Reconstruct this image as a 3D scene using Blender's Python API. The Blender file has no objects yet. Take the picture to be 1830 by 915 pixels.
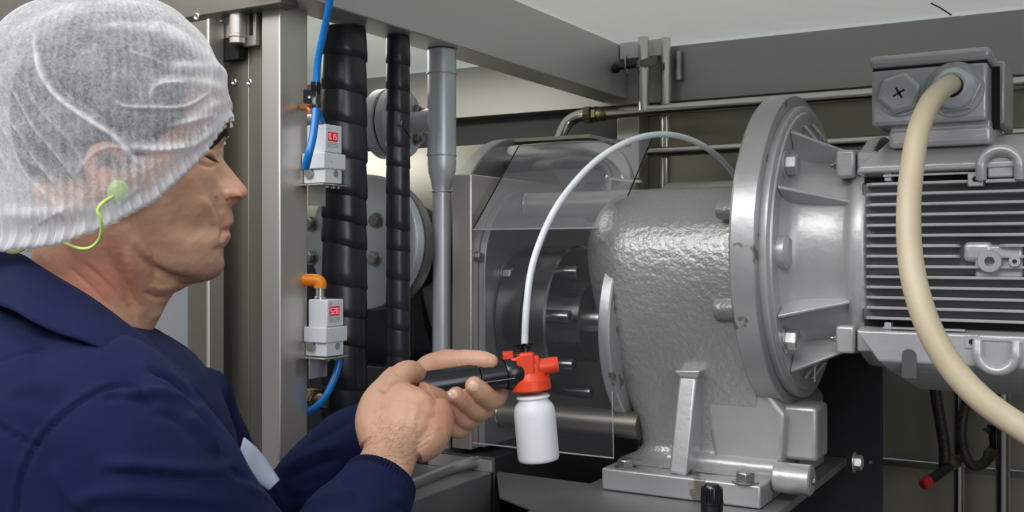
import bpy, bmesh, math, random
import numpy as np
from mathutils import Vector, Matrix, noise as mnoise

PI = math.pi
rnd = random.Random(7)
C = bpy.context.scene.collection

# ------------------------------------------------------------------ camera
# world: X runs along the machine to the right, Y goes into the cabinet, Z up (metres)
F, CX, CY, CH = 1850.0, 915.0, 450.0, 1.5
c30, s30 = math.cos(math.radians(30)), math.sin(math.radians(30))
cam_d = bpy.data.cameras.new('camera')
cam_d.sensor_width = 36.0
cam_d.lens = 36.0 * F / 1830.0
cam_d.shift_y = -(457.5 - CY) / 1830.0
cam_d.clip_start = 0.05
cam_d.clip_end = 60
cam = bpy.data.objects.new('camera', cam_d)
cam.location = (0, 0, CH)
cam.rotation_euler = (math.radians(90), 0, math.radians(30))
C.objects.link(cam)
bpy.context.scene.camera = cam

# ------------------------------------------------------------------ world and light
w = bpy.data.worlds.new('world'); bpy.context.scene.world = w
w.use_nodes = True
wn, wl = w.node_tree.nodes, w.node_tree.links
wn.clear()
wo = wn.new('ShaderNodeOutputWorld'); wb = wn.new('ShaderNodeBackground')
wtc = wn.new('ShaderNodeTexCoord'); wsep = wn.new('ShaderNodeSeparateXYZ')
wr = wn.new('ShaderNodeValToRGB'); wm = wn.new('ShaderNodeMapRange')
wm.inputs[1].default_value = -1; wm.inputs[2].default_value = 1
wl.new(wtc.outputs['Generated'], wsep.inputs[0]); wl.new(wsep.outputs[2], wm.inputs[0])
wl.new(wm.outputs[0], wr.inputs[0]); wl.new(wr.outputs[0], wb.inputs[0]); wl.new(wb.outputs[0], wo.inputs[0])
e = wr.color_ramp.elements
e[0].position = 0.30; e[0].color = (.05, .05, .055, 1)
e[1].position = 0.80; e[1].color = (.62, .66, .70, 1)
m_ = wr.color_ramp.elements.new(0.52); m_.color = (.26, .27, .29, 1)
wb.inputs[1].default_value = 0.66

def area(name, loc, target, sx, sy, power, col=(1, 1, 1)):
    l = bpy.data.lights.new(name, 'AREA'); l.shape = 'RECTANGLE'; l.size = sx; l.size_y = sy
    l.energy = power; l.color = col
    o = bpy.data.objects.new(name, l); o.location = loc
    o.rotation_euler = (Vector(target) - Vector(loc)).to_track_quat('-Z', 'Y').to_euler()
    C.objects.link(o); return o
area('hall_lamp', (-0.6, -1.5, 3.4), (-0.4, 1.2, 1.4), 3.0, 1.2, 84, (1, .985, .96))
area('side_fill_light', (2.6, -1.6, 2.3), (0.0, 1.4, 1.4), 1.6, 2.2, 40, (.90, .95, 1))  # unseen area light added on the right to brighten the fronts
area('hall_lamp_rear', (-2.6, -0.6, 3.3), (-0.9, 1.2, 1.5), 1.4, 1.4, 30, (1, .98, .96))
area('roof_fill_light', (-.3, 1.7, 3.3), (-.3, 1.6, 1.9), 2.4, .8, 30, (1, 1, .98))  # unseen area light added overhead so the roof sheet looks bright
area('cabinet_lamp', (-1.5, 1.55, 1.93), (-1.5, 1.56, 1.0), .6, .3, 3.0, (1, .97, .9))

sc = bpy.context.scene
sc.view_settings.view_transform = 'Standard'
sc.view_settings.look = 'None'
sc.view_settings.exposure = 0.0
sc.view_settings.gamma = 1.0
sc.view_settings.use_curve_mapping = False

# ------------------------------------------------------------------ ray helpers (used to measure positions)
def cw(xr, d, z): return Vector((xr * c30 - d * s30, xr * s30 + d * c30, z))
def P(px, py, d): return cw((px - CX) / F * d, d, CH - (py - CY) / F * d)
def PX(px, py, X): return P(px, py, X / ((px - CX) / F * c30 - s30))
def PY(px, py, Y): return P(px, py, Y / ((px - CX) / F * s30 + c30))
def PZ(px, py, Z): return P(px, py, (CH - Z) * F / (py - CY))
def zat(py, d): return CH - (py - CY) / F * d

# ------------------------------------------------------------------ materials
def nt(name):
    m = bpy.data.materials.new(name); m.use_nodes = True
    n = m.node_tree.nodes; return m, n, m.node_tree.links, n['Principled BSDF']
def mat(name, col, rough=.5, metal=0.0, var=.12, vscale=6.0, bump=0.0, bscale=60.0, stretch=None,
        rvar=.08, col2=None, emit=None, spec=.5, sss=0.0, coat=0.0, speck=None, det=6.0):
    m, n, l, b = nt(name)
    tc = n.new('ShaderNodeTexCoord'); mp = n.new('ShaderNodeMapping')
    l.new(tc.outputs['Object'], mp.inputs[0])
    if stretch: mp.inputs['Scale'].default_value = stretch
    nz = n.new('ShaderNodeTexNoise'); nz.inputs['Scale'].default_value = vscale; nz.inputs['Detail'].default_value = det
    l.new(mp.outputs[0], nz.inputs[0])
    cr = n.new('ShaderNodeValToRGB'); l.new(nz.outputs[0], cr.inputs[0])
    c2 = col2 if col2 else tuple(c * (1 - 2 * var) for c in col)
    c1 = col if col2 else tuple(min(1, c * (1 + var)) for c in col)
    cr.color_ramp.elements[0].position = .3; cr.color_ramp.elements[0].color = (*c2, 1)
    cr.color_ramp.elements[1].position = .7; cr.color_ramp.elements[1].color = (*c1, 1)
    out = cr.outputs[0]
    if speck:
        vn = n.new('ShaderNodeTexNoise'); vn.inputs['Scale'].default_value = speck[0]; vn.inputs['Detail'].default_value = 4
        l.new(tc.outputs['Object'], vn.inputs[0])
        vr = n.new('ShaderNodeValToRGB'); l.new(vn.outputs[0], vr.inputs[0])
        vr.color_ramp.elements[0].position = speck[1]; vr.color_ramp.elements[1].position = speck[1] + .03
        mx = n.new('ShaderNodeMix'); mx.data_type = 'RGBA'
        l.new(vr.outputs[0], mx.inputs['Factor']); l.new(out, mx.inputs['A']); mx.inputs['B'].default_value = (*speck[2], 1)
        out = mx.outputs['Result']
    l.new(out, b.inputs['Base Color'])
    b.inputs['Metallic'].default_value = metal
    b.inputs['Specular IOR Level'].default_value = spec
    mr = n.new('ShaderNodeMapRange'); l.new(nz.outputs[0], mr.inputs[0])
    mr.inputs[3].default_value = max(.02, rough - rvar); mr.inputs[4].default_value = min(1, rough + rvar)
    l.new(mr.outputs[0], b.inputs['Roughness'])
    if coat: b.inputs['Coat Weight'].default_value = coat
    if sss:
        b.inputs['Subsurface Weight'].default_value = sss
        b.inputs['Subsurface Radius'].default_value = (.012, .005, .003); b.inputs['Subsurface Scale'].default_value = .5
    if bump:
        bn = n.new('ShaderNodeTexNoise'); bn.inputs['Scale'].default_value = bscale; bn.inputs['Detail'].default_value = 5
        l.new(mp.outputs[0], bn.inputs[0])
        bp = n.new('ShaderNodeBump'); bp.inputs['Strength'].default_value = 1.0; bp.inputs['Distance'].default_value = bump
        l.new(bn.outputs[0], bp.inputs['Height']); l.new(bp.outputs[0], b.inputs['Normal'])
    if emit:
        b.inputs['Emission Color'].default_value = (*emit[0], 1); b.inputs['Emission Strength'].default_value = emit[1]
    return m

M = {}
M['steel'] = mat('brushed_steel', (.60, .565, .525), .38, .8, .06, 5, .00012, 90, (1, 1, .06))
M['steel_beam'] = mat('beam_steel', (.40, .385, .37), .40, .9, .08, 3, .0001, 90, (.08, .08, 1))
M['steel_side'] = mat('side_beam_steel', (.62, .605, .59), .42, .55, .08, 3, .0001, 90, (.08, .08, 1))
M['steel_dark'] = mat('dull_steel', (.25, .23, .195), .42, .85, .10, 4, .0001, 60, (1, 1, .1))
M['panel_olive'] = mat('rear_panel_steel', (.38, .355, .29), .5, .7, .08, 2.2, .0001, 40, (.1, .1, 1))
def roof_mat():
    m, n, l, b = nt('translucent_roof_sheet'); out = n['Material Output']
    tr = n.new('ShaderNodeBsdfTranslucent'); tr.inputs[0].default_value = (.74, .76, .73, 1)
    b.inputs['Base Color'].default_value = (.75, .78, .76, 1); b.inputs['Roughness'].default_value = .05
    nz = n.new('ShaderNodeTexNoise'); nz.inputs['Scale'].default_value = 3.0; tc = n.new('ShaderNodeTexCoord'); l.new(tc.outputs['Object'], nz.inputs[0])
    bp = n.new('ShaderNodeBump'); bp.inputs['Distance'].default_value = .0012; l.new(nz.outputs[0], bp.inputs['Height']); l.new(bp.outputs[0], b.inputs['Normal'])
    mx = n.new('ShaderNodeMixShader'); mx.inputs[0].default_value = .45
    l.new(tr.outputs[0], mx.inputs[1]); l.new(b.outputs[0], mx.inputs[2]); l.new(mx.outputs[0], out.inputs[0]); return m
M['roof'] = roof_mat()
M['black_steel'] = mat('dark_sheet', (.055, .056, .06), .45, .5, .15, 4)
M['bed'] = mat('bed_steel', (.29, .29, .295), .45, .6, .12, 5, .0001, 60)
M['drum'] = mat('drum_skin', (.60, .58, .51), .5, .25, .10, 2.5, .0001, 30, col2=(.46, .43, .36))
M['drum_end'] = mat('drum_end_steel', (.36, .355, .36), .42, .75, .06, 4)
M['chrome'] = mat('bright_steel', (.66, .64, .61), .2, 1.0, .05, 8)
M['turned'] = mat('turned_steel', (.25, .245, .24), .22, 1.0, .12, 14, .00005, 90, (1, .1, .1))
M['bolt'] = mat('bolt_steel', (.42, .40, .38), .36, .9, .15, 30)
M['bolt_bright'] = mat('bright_bolt', (.68, .68, .68), .3, .9, .08, 30)
M['gal'] = mat('silver_painted_pipe', (.64, .67, .71), .34, .35, .05, 6, .0002, 120)
M['silver'] = mat('silver_paint', (.44, .445, .44), .33, .42, .07, 9, .0006, 75, rvar=.05, speck=(38, .80, (.16, .14, .12)))
M['cast'] = mat('rough_cast_silver_paint', (.42, .425, .415), .32, .55, .07, 7, .0017, 130, rvar=.06)
M['rim'] = mat('chipped_silver_paint', (.46, .465, .475), .37, .5, .06, 8, .0005, 60, speck=(22, .63, (.20, .17, .15)))
M['motor'] = mat('motor_silver_paint', (.50, .505, .515), .34, .36, .06, 8, .0005, 90)
M['motor_shade'] = mat('motor_paint_shaded', (.15, .153, .158), .45, .5, .10, 8)  # darker copy of the motor paint, shade between fins put into colour
M['tape'] = mat('black_tape', (.022, .023, .032), .33, 0, .2, 16, .0005, 50, rvar=.07, spec=.6)
M['rubber'] = mat('black_rubber', (.012, .012, .014), .45, 0, .1, 10)
M['black_plastic'] = mat('black_plastic', (.010, .011, .014), .22, 0, .1, 10, spec=.6)
M['gap'] = mat('dark_gap', (.006, .006, .006), .8)
M['red_plastic'] = mat('orange_red_plastic', (.84, .065, .018), .36, 0, .05, 12)
M['white_plastic'] = mat('white_plastic', (.76, .79, .83), .38, 0, .03, 8)
M['bottle'] = mat('white_bottle', (.82, .84, .89), .42, 0, .02, 8, .0002, 30, sss=.2)
M['tube_white'] = mat('milky_tube', (.72, .76, .80), .3, 0, .04, 30)
M['blue'] = mat('blue_tube', (.008, .20, .62), .28, 0, .06, 10)
M['orange'] = mat('orange_plastic', (.90, .27, .01), .4, 0, .05, 10)
M['copper'] = mat('copper_fitting', (.55, .19, .06), .4, .4, .1, 20)
M['cable'] = mat('beige_hose', (.60, .51, .37), .42, 0, .05, 14, .0002, 60, col2=(.52, .43, .30), speck=(18, .73, (.42, .34, .24)))
M['braid'] = mat('dark_braided_hose', (.06, .055, .045), .4, .3, .3, 200)
M['brass'] = mat('tarnished_brass', (.30, .25, .15), .4, .9, .2, 20)
M['red_cap'] = mat('red_cap', (.55, .02, .015), .45)
M['red_lcd'] = mat('red_display', (.30, .012, .02), .35, emit=((.75, .02, .04), .25))
M['digit'] = mat('lit_digits', (.9, .3, .35), .5, emit=((1, .30, .36), .55))
M['print'] = mat('grey_print', (.30, .32, .36), .6)
M['white_paint'] = mat('white_bracket', (.80, .80, .78), .35, .2, .05, 6)
M['wall'] = mat('pale_wall', (.52, .56, .58), .6, 0, .06, 2)
M['concrete'] = mat('grey_floor', (.15, .15, .145), .6, 0, .12, 3)
def glassy(name, tint, alpha, rough=.08, haze=(.55, .56, .60)):
    m, n, l, b = nt(name); n.remove(b)
    out = n['Material Output']; tr = n.new('ShaderNodeBsdfTransparent'); tr.inputs[0].default_value = (*tint, 1)
    df = n.new('ShaderNodeBsdfPrincipled'); df.inputs['Base Color'].default_value = (*haze, 1)
    df.inputs['Roughness'].default_value = rough
    nz = n.new('ShaderNodeTexNoise'); nz.inputs['Scale'].default_value = 5
    mr = n.new('ShaderNodeMapRange'); mr.inputs[3].default_value = alpha * .8; mr.inputs[4].default_value = alpha * 1.2
    l.new(nz.outputs[0], mr.inputs[0])
    mx = n.new('ShaderNodeMixShader'); l.new(mr.outputs[0], mx.inputs[0])
    l.new(tr.outputs[0], mx.inputs[1]); l.new(df.outputs[0], mx.inputs[2]); l.new(mx.outputs[0], out.inputs[0])
    return m
M['guard'] = glassy('clear_guard', (.96, .96, .98), .16)
M['guard_front'] = glassy('clear_guard_front', (.93, .93, .95), .025)
M['guard_edge'] = glassy('guard_edge', (.8, .8, .8), .55)
M['pane'] = glassy('door_pane', (.86, .9, .92), .30)

# ------------------------------------------------------------------ object helpers
ROOTS = {}
def meta(o, label=None, cat=None, group=None, kind=None):
    if label: o['label'] = label
    if cat: o['category'] = cat
    if group: o['group'] = group
    if kind: o['kind'] = kind
    return o
def thing(name, label, cat, loc, group=None, kind=None):
    o = bpy.data.objects.new(name, None); o.empty_display_size = .05
    o.location = loc; C.objects.link(o); o['root'] = list(loc)
    meta(o, label, cat, group, kind); return o
def rootloc(p):
    while p.parent: p = p.parent
    return Vector(p.location)
def finish(me, mt, sharp=38, smooth=True):
    if mt: me.materials.append(mt if not isinstance(mt, str) else M[mt])
    if smooth:
        me.polygons.foreach_set('use_smooth', [True] * len(me.polygons))
        me.set_sharp_from_angle(angle=math.radians(sharp))
    me.update()
def obj(name, bm, mt, parent=None, bevel=0, seg=2, sharp=38, smooth=True, label=None):
    """link a bmesh given in world coordinates as one mesh object"""
    bmesh.ops.recalc_face_normals(bm, faces=bm.faces)
    if parent is not None: off = rootloc(parent)
    else:
        vs = [v.co for v in bm.verts]
        off = Vector((sum(v.x for v in vs) / len(vs), sum(v.y for v in vs) / len(vs), min(v.z for v in vs)))
    bmesh.ops.translate(bm, verts=bm.verts, vec=-off)
    me = bpy.data.meshes.new(name); bm.to_mesh(me); bm.free()
    finish(me, mt, sharp, smooth)
    o = bpy.data.objects.new(name, me); C.objects.link(o)
    if parent is not None: o.parent = parent
    else: o.location = off
    if bevel:
        b = o.modifiers.new('bevel', 'BEVEL'); b.width = bevel; b.segments = seg; b.limit_method = 'ANGLE'; b.angle_limit = math.radians(40)
        b.harden_normals = False
    if label: o['label'] = label
    return o
def struct(name, bm, mt, **k):
    o = obj(name, bm, mt, **k); o['kind'] = 'structure'; return o
def dup(o, parent, loc=None, mtx=None):
    c = o.copy(); C.objects.link(c); c.parent = parent
    if mtx is not None: c.matrix_local = mtx
    for ch in o.children:
        d = ch.copy(); C.objects.link(d); d.parent = c
    return c

def box(bm, a, b):
    x0, x1 = sorted((a[0], b[0])); y0, y1 = sorted((a[1], b[1])); z0, z1 = sorted((a[2], b[2]))
    v = [bm.verts.new(p) for p in ((x0, y0, z0), (x1, y0, z0), (x1, y1, z0), (x0, y1, z0), (x0, y0, z1), (x1, y0, z1), (x1, y1, z1), (x0, y1, z1))]
    for f in ((0, 3, 2, 1), (4, 5, 6, 7), (0, 1, 5, 4), (1, 2, 6, 5), (2, 3, 7, 6), (3, 0, 4, 7)):
        bm.faces.new([v[i] for i in f])
    return bm
def bx(a, b): return box(bmesh.new(), a, b)
def basis(ax):
    a = Vector(ax).normalized()
    r = Vector((0, 0, 1)) if abs(a.z) < .9 else Vector((1, 0, 0))
    u = a.cross(r).normalized(); v = a.cross(u).normalized()
    return a, u, v
def lathe(bm, prof, org, ax, n=48, cap=True, rot=0):
    a, u, v = basis(ax); org = Vector(org); rings = []
    for t, r in prof:
        rings.append([bm.verts.new(org + a * t + (u * math.cos(2 * PI * i / n + rot) + v * math.sin(2 * PI * i / n + rot)) * r) for i in range(n)])
    for A, B in zip(rings, rings[1:]):
        for i in range(n): bm.faces.new((A[i], A[(i + 1) % n], B[(i + 1) % n], B[i]))
    if cap:
        bm.faces.new(rings[0]); bm.faces.new(rings[-1])
    return bm
def lt(prof, org, ax, n=48, **k): return lathe(bmesh.new(), prof, org, ax, n, **k)
def cyl(a, b, r, r2=None, n=32):
    a, b = Vector(a), Vector(b)
    return lt([(0, r), ((b - a).length, r2 if r2 else r)], a, b - a, n)
def ringlathe(prof, org, ax, n=64):
    """closed profile revolved (no caps): a ring with a hole"""
    bm = bmesh.new(); a, u, v = basis(ax); org = Vector(org); rings = []
    for t, r in prof:
        rings.append([bm.verts.new(org + a * t + (u * math.cos(2 * PI * i / n) + v * math.sin(2 * PI * i / n)) * r) for i in range(n)])
    for k in range(len(rings)):
        A, B = rings[k], rings[(k + 1) % len(rings)]
        for i in range(n): bm.faces.new((A[i], A[(i + 1) % n], B[(i + 1) % n], B[i]))
    return bm
def crom(pts, k=10):
    pts = [Vector(p) for p in pts]; out = []
    for i in range(len(pts) - 1):
        p0 = pts[max(i - 1, 0)]; p1 = pts[i]; p2 = pts[i + 1]; p3 = pts[min(i + 2, len(pts) - 1)]
        for j in range(k):
            t = j / k
            out.append(.5 * ((2 * p1) + (p2 - p0) * t + (2 * p0 - 5 * p1 + 4 * p2 - p3) * t * t + (3 * p1 - p0 - 3 * p2 + p3) * t ** 3))
    out.append(pts[-1]); return out
def tube(bm, pts, rad, n=16, k=10, cap=True, smooth=True, sq=None):
    P_ = crom(pts, k) if smooth else [Vector(p) for p in pts]
    m = len(P_)
    if isinstance(rad, (int, float)): R = [rad] * m
    else:
        R = [];
        for i in range(m):
            t = i / (m - 1) * (len(rad) - 1); j = min(int(t), len(rad) - 2); f = t - j
            f = f * f * (3 - 2 * f)
            R.append(rad[j] * (1 - f) + rad[j + 1] * f)
    T = (P_[1] - P_[0]).normalized(); _, u, v = basis(T); rings = []
    for i, p in enumerate(P_):
        t = (P_[min(i + 1, m - 1)] - P_[max(i - 1, 0)])
        t = t.normalized() if t.length > 1e-9 else T
        q = T.rotation_difference(t); u = q @ u; v = q @ v; T = t
        su, sv = (1, 1) if sq is None else sq
        rings.append([bm.verts.new(p + (u * su * math.cos(2 * PI * a / n) + v * sv * math.sin(2 * PI * a / n)) * R[i]) for a in range(n)])
    for A, B in zip(rings, rings[1:]):
        for i in range(n): bm.faces.new((A[i], A[(i + 1) % n], B[(i + 1) % n], B[i]))
    if cap: bm.faces.new(rings[0]); bm.faces.new(rings[-1])
    return bm
def tb(pts, rad, **k): return tube(bmesh.new(), pts, rad, **k)
def prism(bm, poly, vec):
    vec = Vector(vec); A = [bm.verts.new(p) for p in poly]; B = [bm.verts.new(Vector(p) + vec) for p in poly]
    bm.faces.new(A); bm.faces.new(B)
    for i in range(len(A)): bm.faces.new((A[i], A[(i + 1) % len(A)], B[(i + 1) % len(A)], B[i]))
    return bm
def pr(poly, vec): return prism(bmesh.new(), poly, vec)
def hexbolt(parent, pos, ax, r, h=None, mt='bolt', washer=True, name='bolt', stud=0, rot=.3):
    """hex head on a washer"""
    h = h or r * .75; bm = bmesh.new(); a = Vector(ax).normalized(); pos = Vector(pos)
    t0 = 0
    if washer: lathe(bm, [(0, r * 1.32), (r * .16, r * 1.32)], pos, a, 24); t0 = r * .16
    lathe(bm, [(t0, r), (t0 + h * .86, r), (t0 + h, r * .86)], pos, a, 6, rot=rot)
    if stud: lathe(bm, [(t0 + h, r * .5), (t0 + h + stud, r * .5), (t0 + h + stud * 1.1, r * .4)], pos, a, 14)
    return obj(name, bm, mt, parent, bevel=r * .06, seg=1, sharp=30)
def capscrew(parent, pos, ax, r, h, mt='turned', name='cap_screw'):
    bm = ringlathe([(0, .001), (0, r), (h * .95, r), (h, r * .93), (h, r * .55), (h * .55, r * .5), (h * .55, .001)], pos, ax, 24)
    return obj(name, bm, mt, parent, sharp=30)
# ================================================================== SETTING
struct('floor', bx((-5, -3.2, -.1), (3, 3.2, 0)), 'concrete')
struct('wall_back', bx((-5, 3.1, 0), (3, 3.2, 3.6)), 'wall')

# ------------------------------------------------------------------ cabinet frame
XP = -.939
cab = thing('steel_cabinet', 'brushed stainless machine cabinet framing the drive unit, with olive rear panels and pale roof', 'cabinet', (-.4, 1.6, 0))
obj('corner_post', bx((-.972, 1.02, 0), (XP, 1.074, 2.1)), 'steel', cab, bevel=.002)
obj('front_strip', bx((-1.008, 1.035, 0), (-.974, 1.06, 2.1)), 'steel_dark', cab, bevel=.0015)
obj('front_strip', bx((PY(399, 400, 1.037).x, 1.037, 0), (-1.010, 1.06, 2.1)), 'steel_dark', cab, bevel=.0015)
for px in (419, 446):
    q = PY(px, 147, 1.036)
    b = ringlathe([(0, .0012), (0, .0048), (-.0012, .0048), (-.002, .0035), (-.0004, .0012)], q, (0, 1, 0), 20)
    obj('screw', b, 'bolt_bright', cab)
obj('side_beam', bx((-.961, 1.03, 1.826), (-.895, 2.06, 1.938)), 'steel_side', cab, bevel=.002)
obj('rear_beam', bx((-2.4, 2.04, 1.813), (1.0, 2.10, 1.93)), 'steel_beam', cab, bevel=.002)
obj('front_beam', bx((-2.6, 1.0, 1.818), (XP + .02, 1.034, 1.95)), 'steel_dark', cab, bevel=.002)
obj('front_beam', bx((XP - .03, .985, 1.835), (1.0, 1.02, 1.95)), 'steel_dark', cab, bevel=.002)
obj('roof_panel', bx((-2.4, 1.03, 1.94), (1.0, 2.12, 1.944)), 'roof', cab)
# rear panels above and below a joint
zs = zat(828, PY(1650, 828, 2.10).dot(Vector((-s30, c30, 0))))
obj('rear_panel', bx((-2.4, 2.10, zs + .004), (1.0, 2.105, 1.93)), 'panel_olive', cab)
obj('rear_panel', bx((-2.4, 2.095, .3), (1.0, 2.105, zs - .004)), 'panel_olive', cab, bevel=.001)
obj('gap_shade_sheet', bx((-2.4, 2.088, 1.25), (-.925, 2.099, 1.812)), 'black_steel', cab)  # black sheet standing in for the shade below the rear beam
obj('panel_rail', bx((-2.4, 2.085, zs - .008), (1.0, 2.10, zs + .002)), 'steel_dark', cab)
obj('rear_post', bx((-.92, 2.045, .3), (-.868, 2.099, 1.813)), 'steel', cab, bevel=.002)
obj('side_post', bx((-2.44, 1.02, 0), (-2.40, 2.1, 2.0)), 'steel_dark', cab)
obj('corner_bracket', bx((-.893, 2.00, 1.905), (-.80, 2.039, 1.9395)), 'white_paint', cab, bevel=.001, label='white bracket in the upper rear corner')
obj('roof_seal', tb([PZ(1664, 6, 1.939), PZ(1680, 14, 1.939), PZ(1700, 27, 1.939)], .0012, n=8), 'gap', cab)
# right end wall of the cabinet, outside the picture
obj('end_panel', bx((1.0, 1.0, .3), (1.01, 2.12, 1.95)), 'steel_dark', cab)

# ------------------------------------------------------------------ door, swung in line with the frame
door = thing('cabinet_door', 'stainless cabinet door with hazy window pane behind the man in the hairnet', 'door', (-1.6, 1.0, .3))
dl, dr = PY(335, 400, 1.0), PY(373, 400, 1.0)
st2 = PY(399, 400, 1.02)
obj('stile', bx((dl.x, 1.0, .3), (dr.x, 1.012, 1.812)), 'steel_dark', door, bevel=.001)
obj('stile', bx((dr.x + .0006, .994, .3), (st2.x, 1.022, 1.812)), 'steel', door, bevel=.0018)
obj('rail', bx((-2.3, .996, 1.735), (dl.x - .0005, 1.012, 1.812)), 'steel_dark', door, bevel=.001)
obj('rail', bx((-2.3, .996, .3), (dl.x - .0005, 1.012, .42)), 'steel_dark', door, bevel=.001)
obj('window_pane', bx((-2.3, 1.003, .42), (dl.x, 1.007, 1.735)), 'pane', door)
q = PY(352, 30, 1.0)
obj('screw', ringlathe([(0, .0012), (0, .0052), (-.0012, .0052), (-.002, .0038), (-.0004, .0012)], q, (0, 1, 0), 20), 'bolt_bright', door)
# hinge
hg = thing('door_hinge', 'stainless barrel hinge joining the cabinet door to its frame at the top', 'hinge', PY(431, 60, 1.02))
hz0 = zat(80, 1.39)
kx = PY(430, 40, 1.022)
obj('leaf', bx((PY(402, 0, 1.03).x, 1.024, hz0 + .012), (kx.x, 1.034, 1.9)), 'steel', hg, bevel=.0008)
obj('leaf', bx((kx.x, 1.026, hz0 - .002), (PY(461, 0, 1.03).x, 1.034, 1.9)), 'steel', hg, bevel=.0008)
obj('knuckle', lt([(0, .0095), (.001, .0105), (.008, .0105), (.009, .0118), (.012, .0118), (.013, .0108), (.06, .0108), (.061, .0122), (.064, .0122), (.12, .0122)], (kx.x, 1.016, hz0), (0, 0, 1), 28), 'steel', hg)
obj('slot', bx((kx.x + .0135, 1.0245, hz0 + .012), (kx.x + .018, 1.0262, hz0 + .056)), 'gap', hg, label='dark slot beside the barrel')
obj('hinge_shadow_block', bx((PY(399, 0, 1.03).x, 1.022, hz0 - .018), (kx.x - .004, 1.033, hz0 + .010)), 'gap', hg)  # black block that paints the latch shadow, not a hinge part

# things seen dimly through the pane
rail = thing('background_pipe', 'pale horizontal pipe seen through the door pane behind the chin of the man', 'pipe', P(300, 560, 2.4))
a, b2 = PY(120, 562, 2.0), PY(520, 556, 2.0)
obj('pipe', cyl(a, b2, .011), 'gal', rail)
obj('lining', bx((-2.4, 1.6, .9), (-1.55, 1.62, 1.72)), 'wall', rail)

# ================================================================== DRUM
dr_ = thing('mixing_drum', 'large pale horizontal drum behind the hoses with grey end ring', 'drum', (-1.5, 1.64, 1.262))
DC = Vector((0, 1.64, 1.484))
obj('shell', lt([(0, .214), (.9, .214), (.902, .212)], (-1.86, DC.y, DC.z), (1, 0, 0), 96), 'drum', dr_)
obj('end_ring', lt([(0, .217), (.002, .221), (.026, .221), (.028, .219)], (-.958, DC.y, DC.z), (1, 0, 0), 96), 'drum_end', dr_)
b = bmesh.new(); box(b, (-1.86, 1.45, 1.0), (-.95, 1.95, 1.30))
obj('cradle', b, 'black_steel', dr_, bevel=.003)
obj('drum_lower_shade', lt([(0, .2165), (.80, .2165)], (-1.80, DC.y, DC.z - .03), (1, 0, 0), 72), 'black_steel', dr_)  # black shell painting the shade on the drum's lower half
obj('top_plate', bx((-.955, 1.62, 1.698), (-.78, 1.80, 1.704)), 'drum', dr_)
# inspection flange facing the viewer
fl = thing('inspection_flange', 'round grey flange with hex bolts between the two black wrapped hoses', 'flange', (-1.03, 1.3, 1.41))
fc = PY(646, 432, 1.30)
obj('plate', lt([(0, .104), (.002, .107), (.020, .107), (.022, .104)], fc, (0, 1, 0), 64), 'gal', fl)
obj('neck', cyl(fc + Vector((0, .021, 0)), fc + Vector((0, .13, -.01)), .075, n=48), 'black_steel', fl)
obj('back_plate', lt([(0, .106), (.018, .106)], fc + Vector((0, .030, -.004)), (0, 1, 0), 64), 'drum_end', fl)
for (px, py) in ((556, 400), (556, 460), (673, 394), (670, 462), (615, 345), (615, 515)):
    hexbolt(fl, PY(px, py, 1.2995), (0, -1, 0), .0098, .009, 'bolt')

# ================================================================== BLACK WRAPPED HOSES
def hose(label, x, y, r, z0, z1, turns, seed, lean=0.0):
    rg = random.Random(seed)
    t = thing('wrapped_hose', label, 'hose', (x, y, z0), 'black wrapped hoses')
    obj('hose_core', cyl((x, y, z0), (x + lean, y, z1), r * .93, n=32), 'rubber', t)
    n = 36; H = (z1 - z0) / turns
    zc = z1 - .001
    hs = [rg.uniform(.75, 1.3) for _ in range(turns)]; s = sum(hs)
    for k in range(turns):
        h = hs[k] / s * (z1 - z0); bm = bmesh.new(); rings = []
        slope = r * rg.uniform(.12, .24)
        ph = rg.uniform(-.3, .3)
        for j, (tt, rr) in enumerate(((-.10, .94), (0, 1.0), (.02, 1.03), (.3, 1.015 + rg.uniform(-.01, .015)), (.7, 1.0), (.98, .97), (1.14, .95))):
            ring = []
            for i in range(n):
                a = 2 * PI * i / n
                zz = zc - h * (1 - tt) * 1.0
                zz += -slope * math.cos(a - .9 + ph)
                zz = min(max(zz, z0), z1)
                q = rr * r * (1 + .008 * math.sin(3 * a + k * 1.7) + .006 * math.sin(7 * a + k))
                f = (zz - z0) / (z1 - z0)
                ring.append(bm.verts.new((x + lean * f + q * math.cos(a), y + q * math.sin(a), zz)))
            rings.append(ring)
        for A, B in zip(rings, rings[1:]):
            for i in range(n): bm.faces.new((A[i], A[(i + 1) % n], B[(i + 1) % n], B[i]))
        obj('tape_turn', bm, 'tape', t, sharp=60)
        zc -= h
    return t
hose('thick black tape-wrapped hose standing nearest the corner post, behind both white regulators', -.962, 1.180, .0322, 1.10, 1.824, 15, 3)
hose('thinner black tape-wrapped hose between the thick hose and the silver pipe', -.930, 1.267, .0180, 1.14, 1.824, 17, 9)
tg = thing('cable_tie', 'black cable tie end poking out from the thinner wrapped hose', 'tie', PX(733, 240, -.912))
obj('strap', tb([PX(716, 214, -.908), PX(722, 228, -.905), PX(733, 246, -.904)], .0012, n=8), 'black_plastic', tg)
obj('strap_head', bx(PX(716, 218, -.908) - Vector((.002, .002, .004)), PX(716, 218, -.908) + Vector((.002, .002, .002))), 'bolt_bright', tg)

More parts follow.
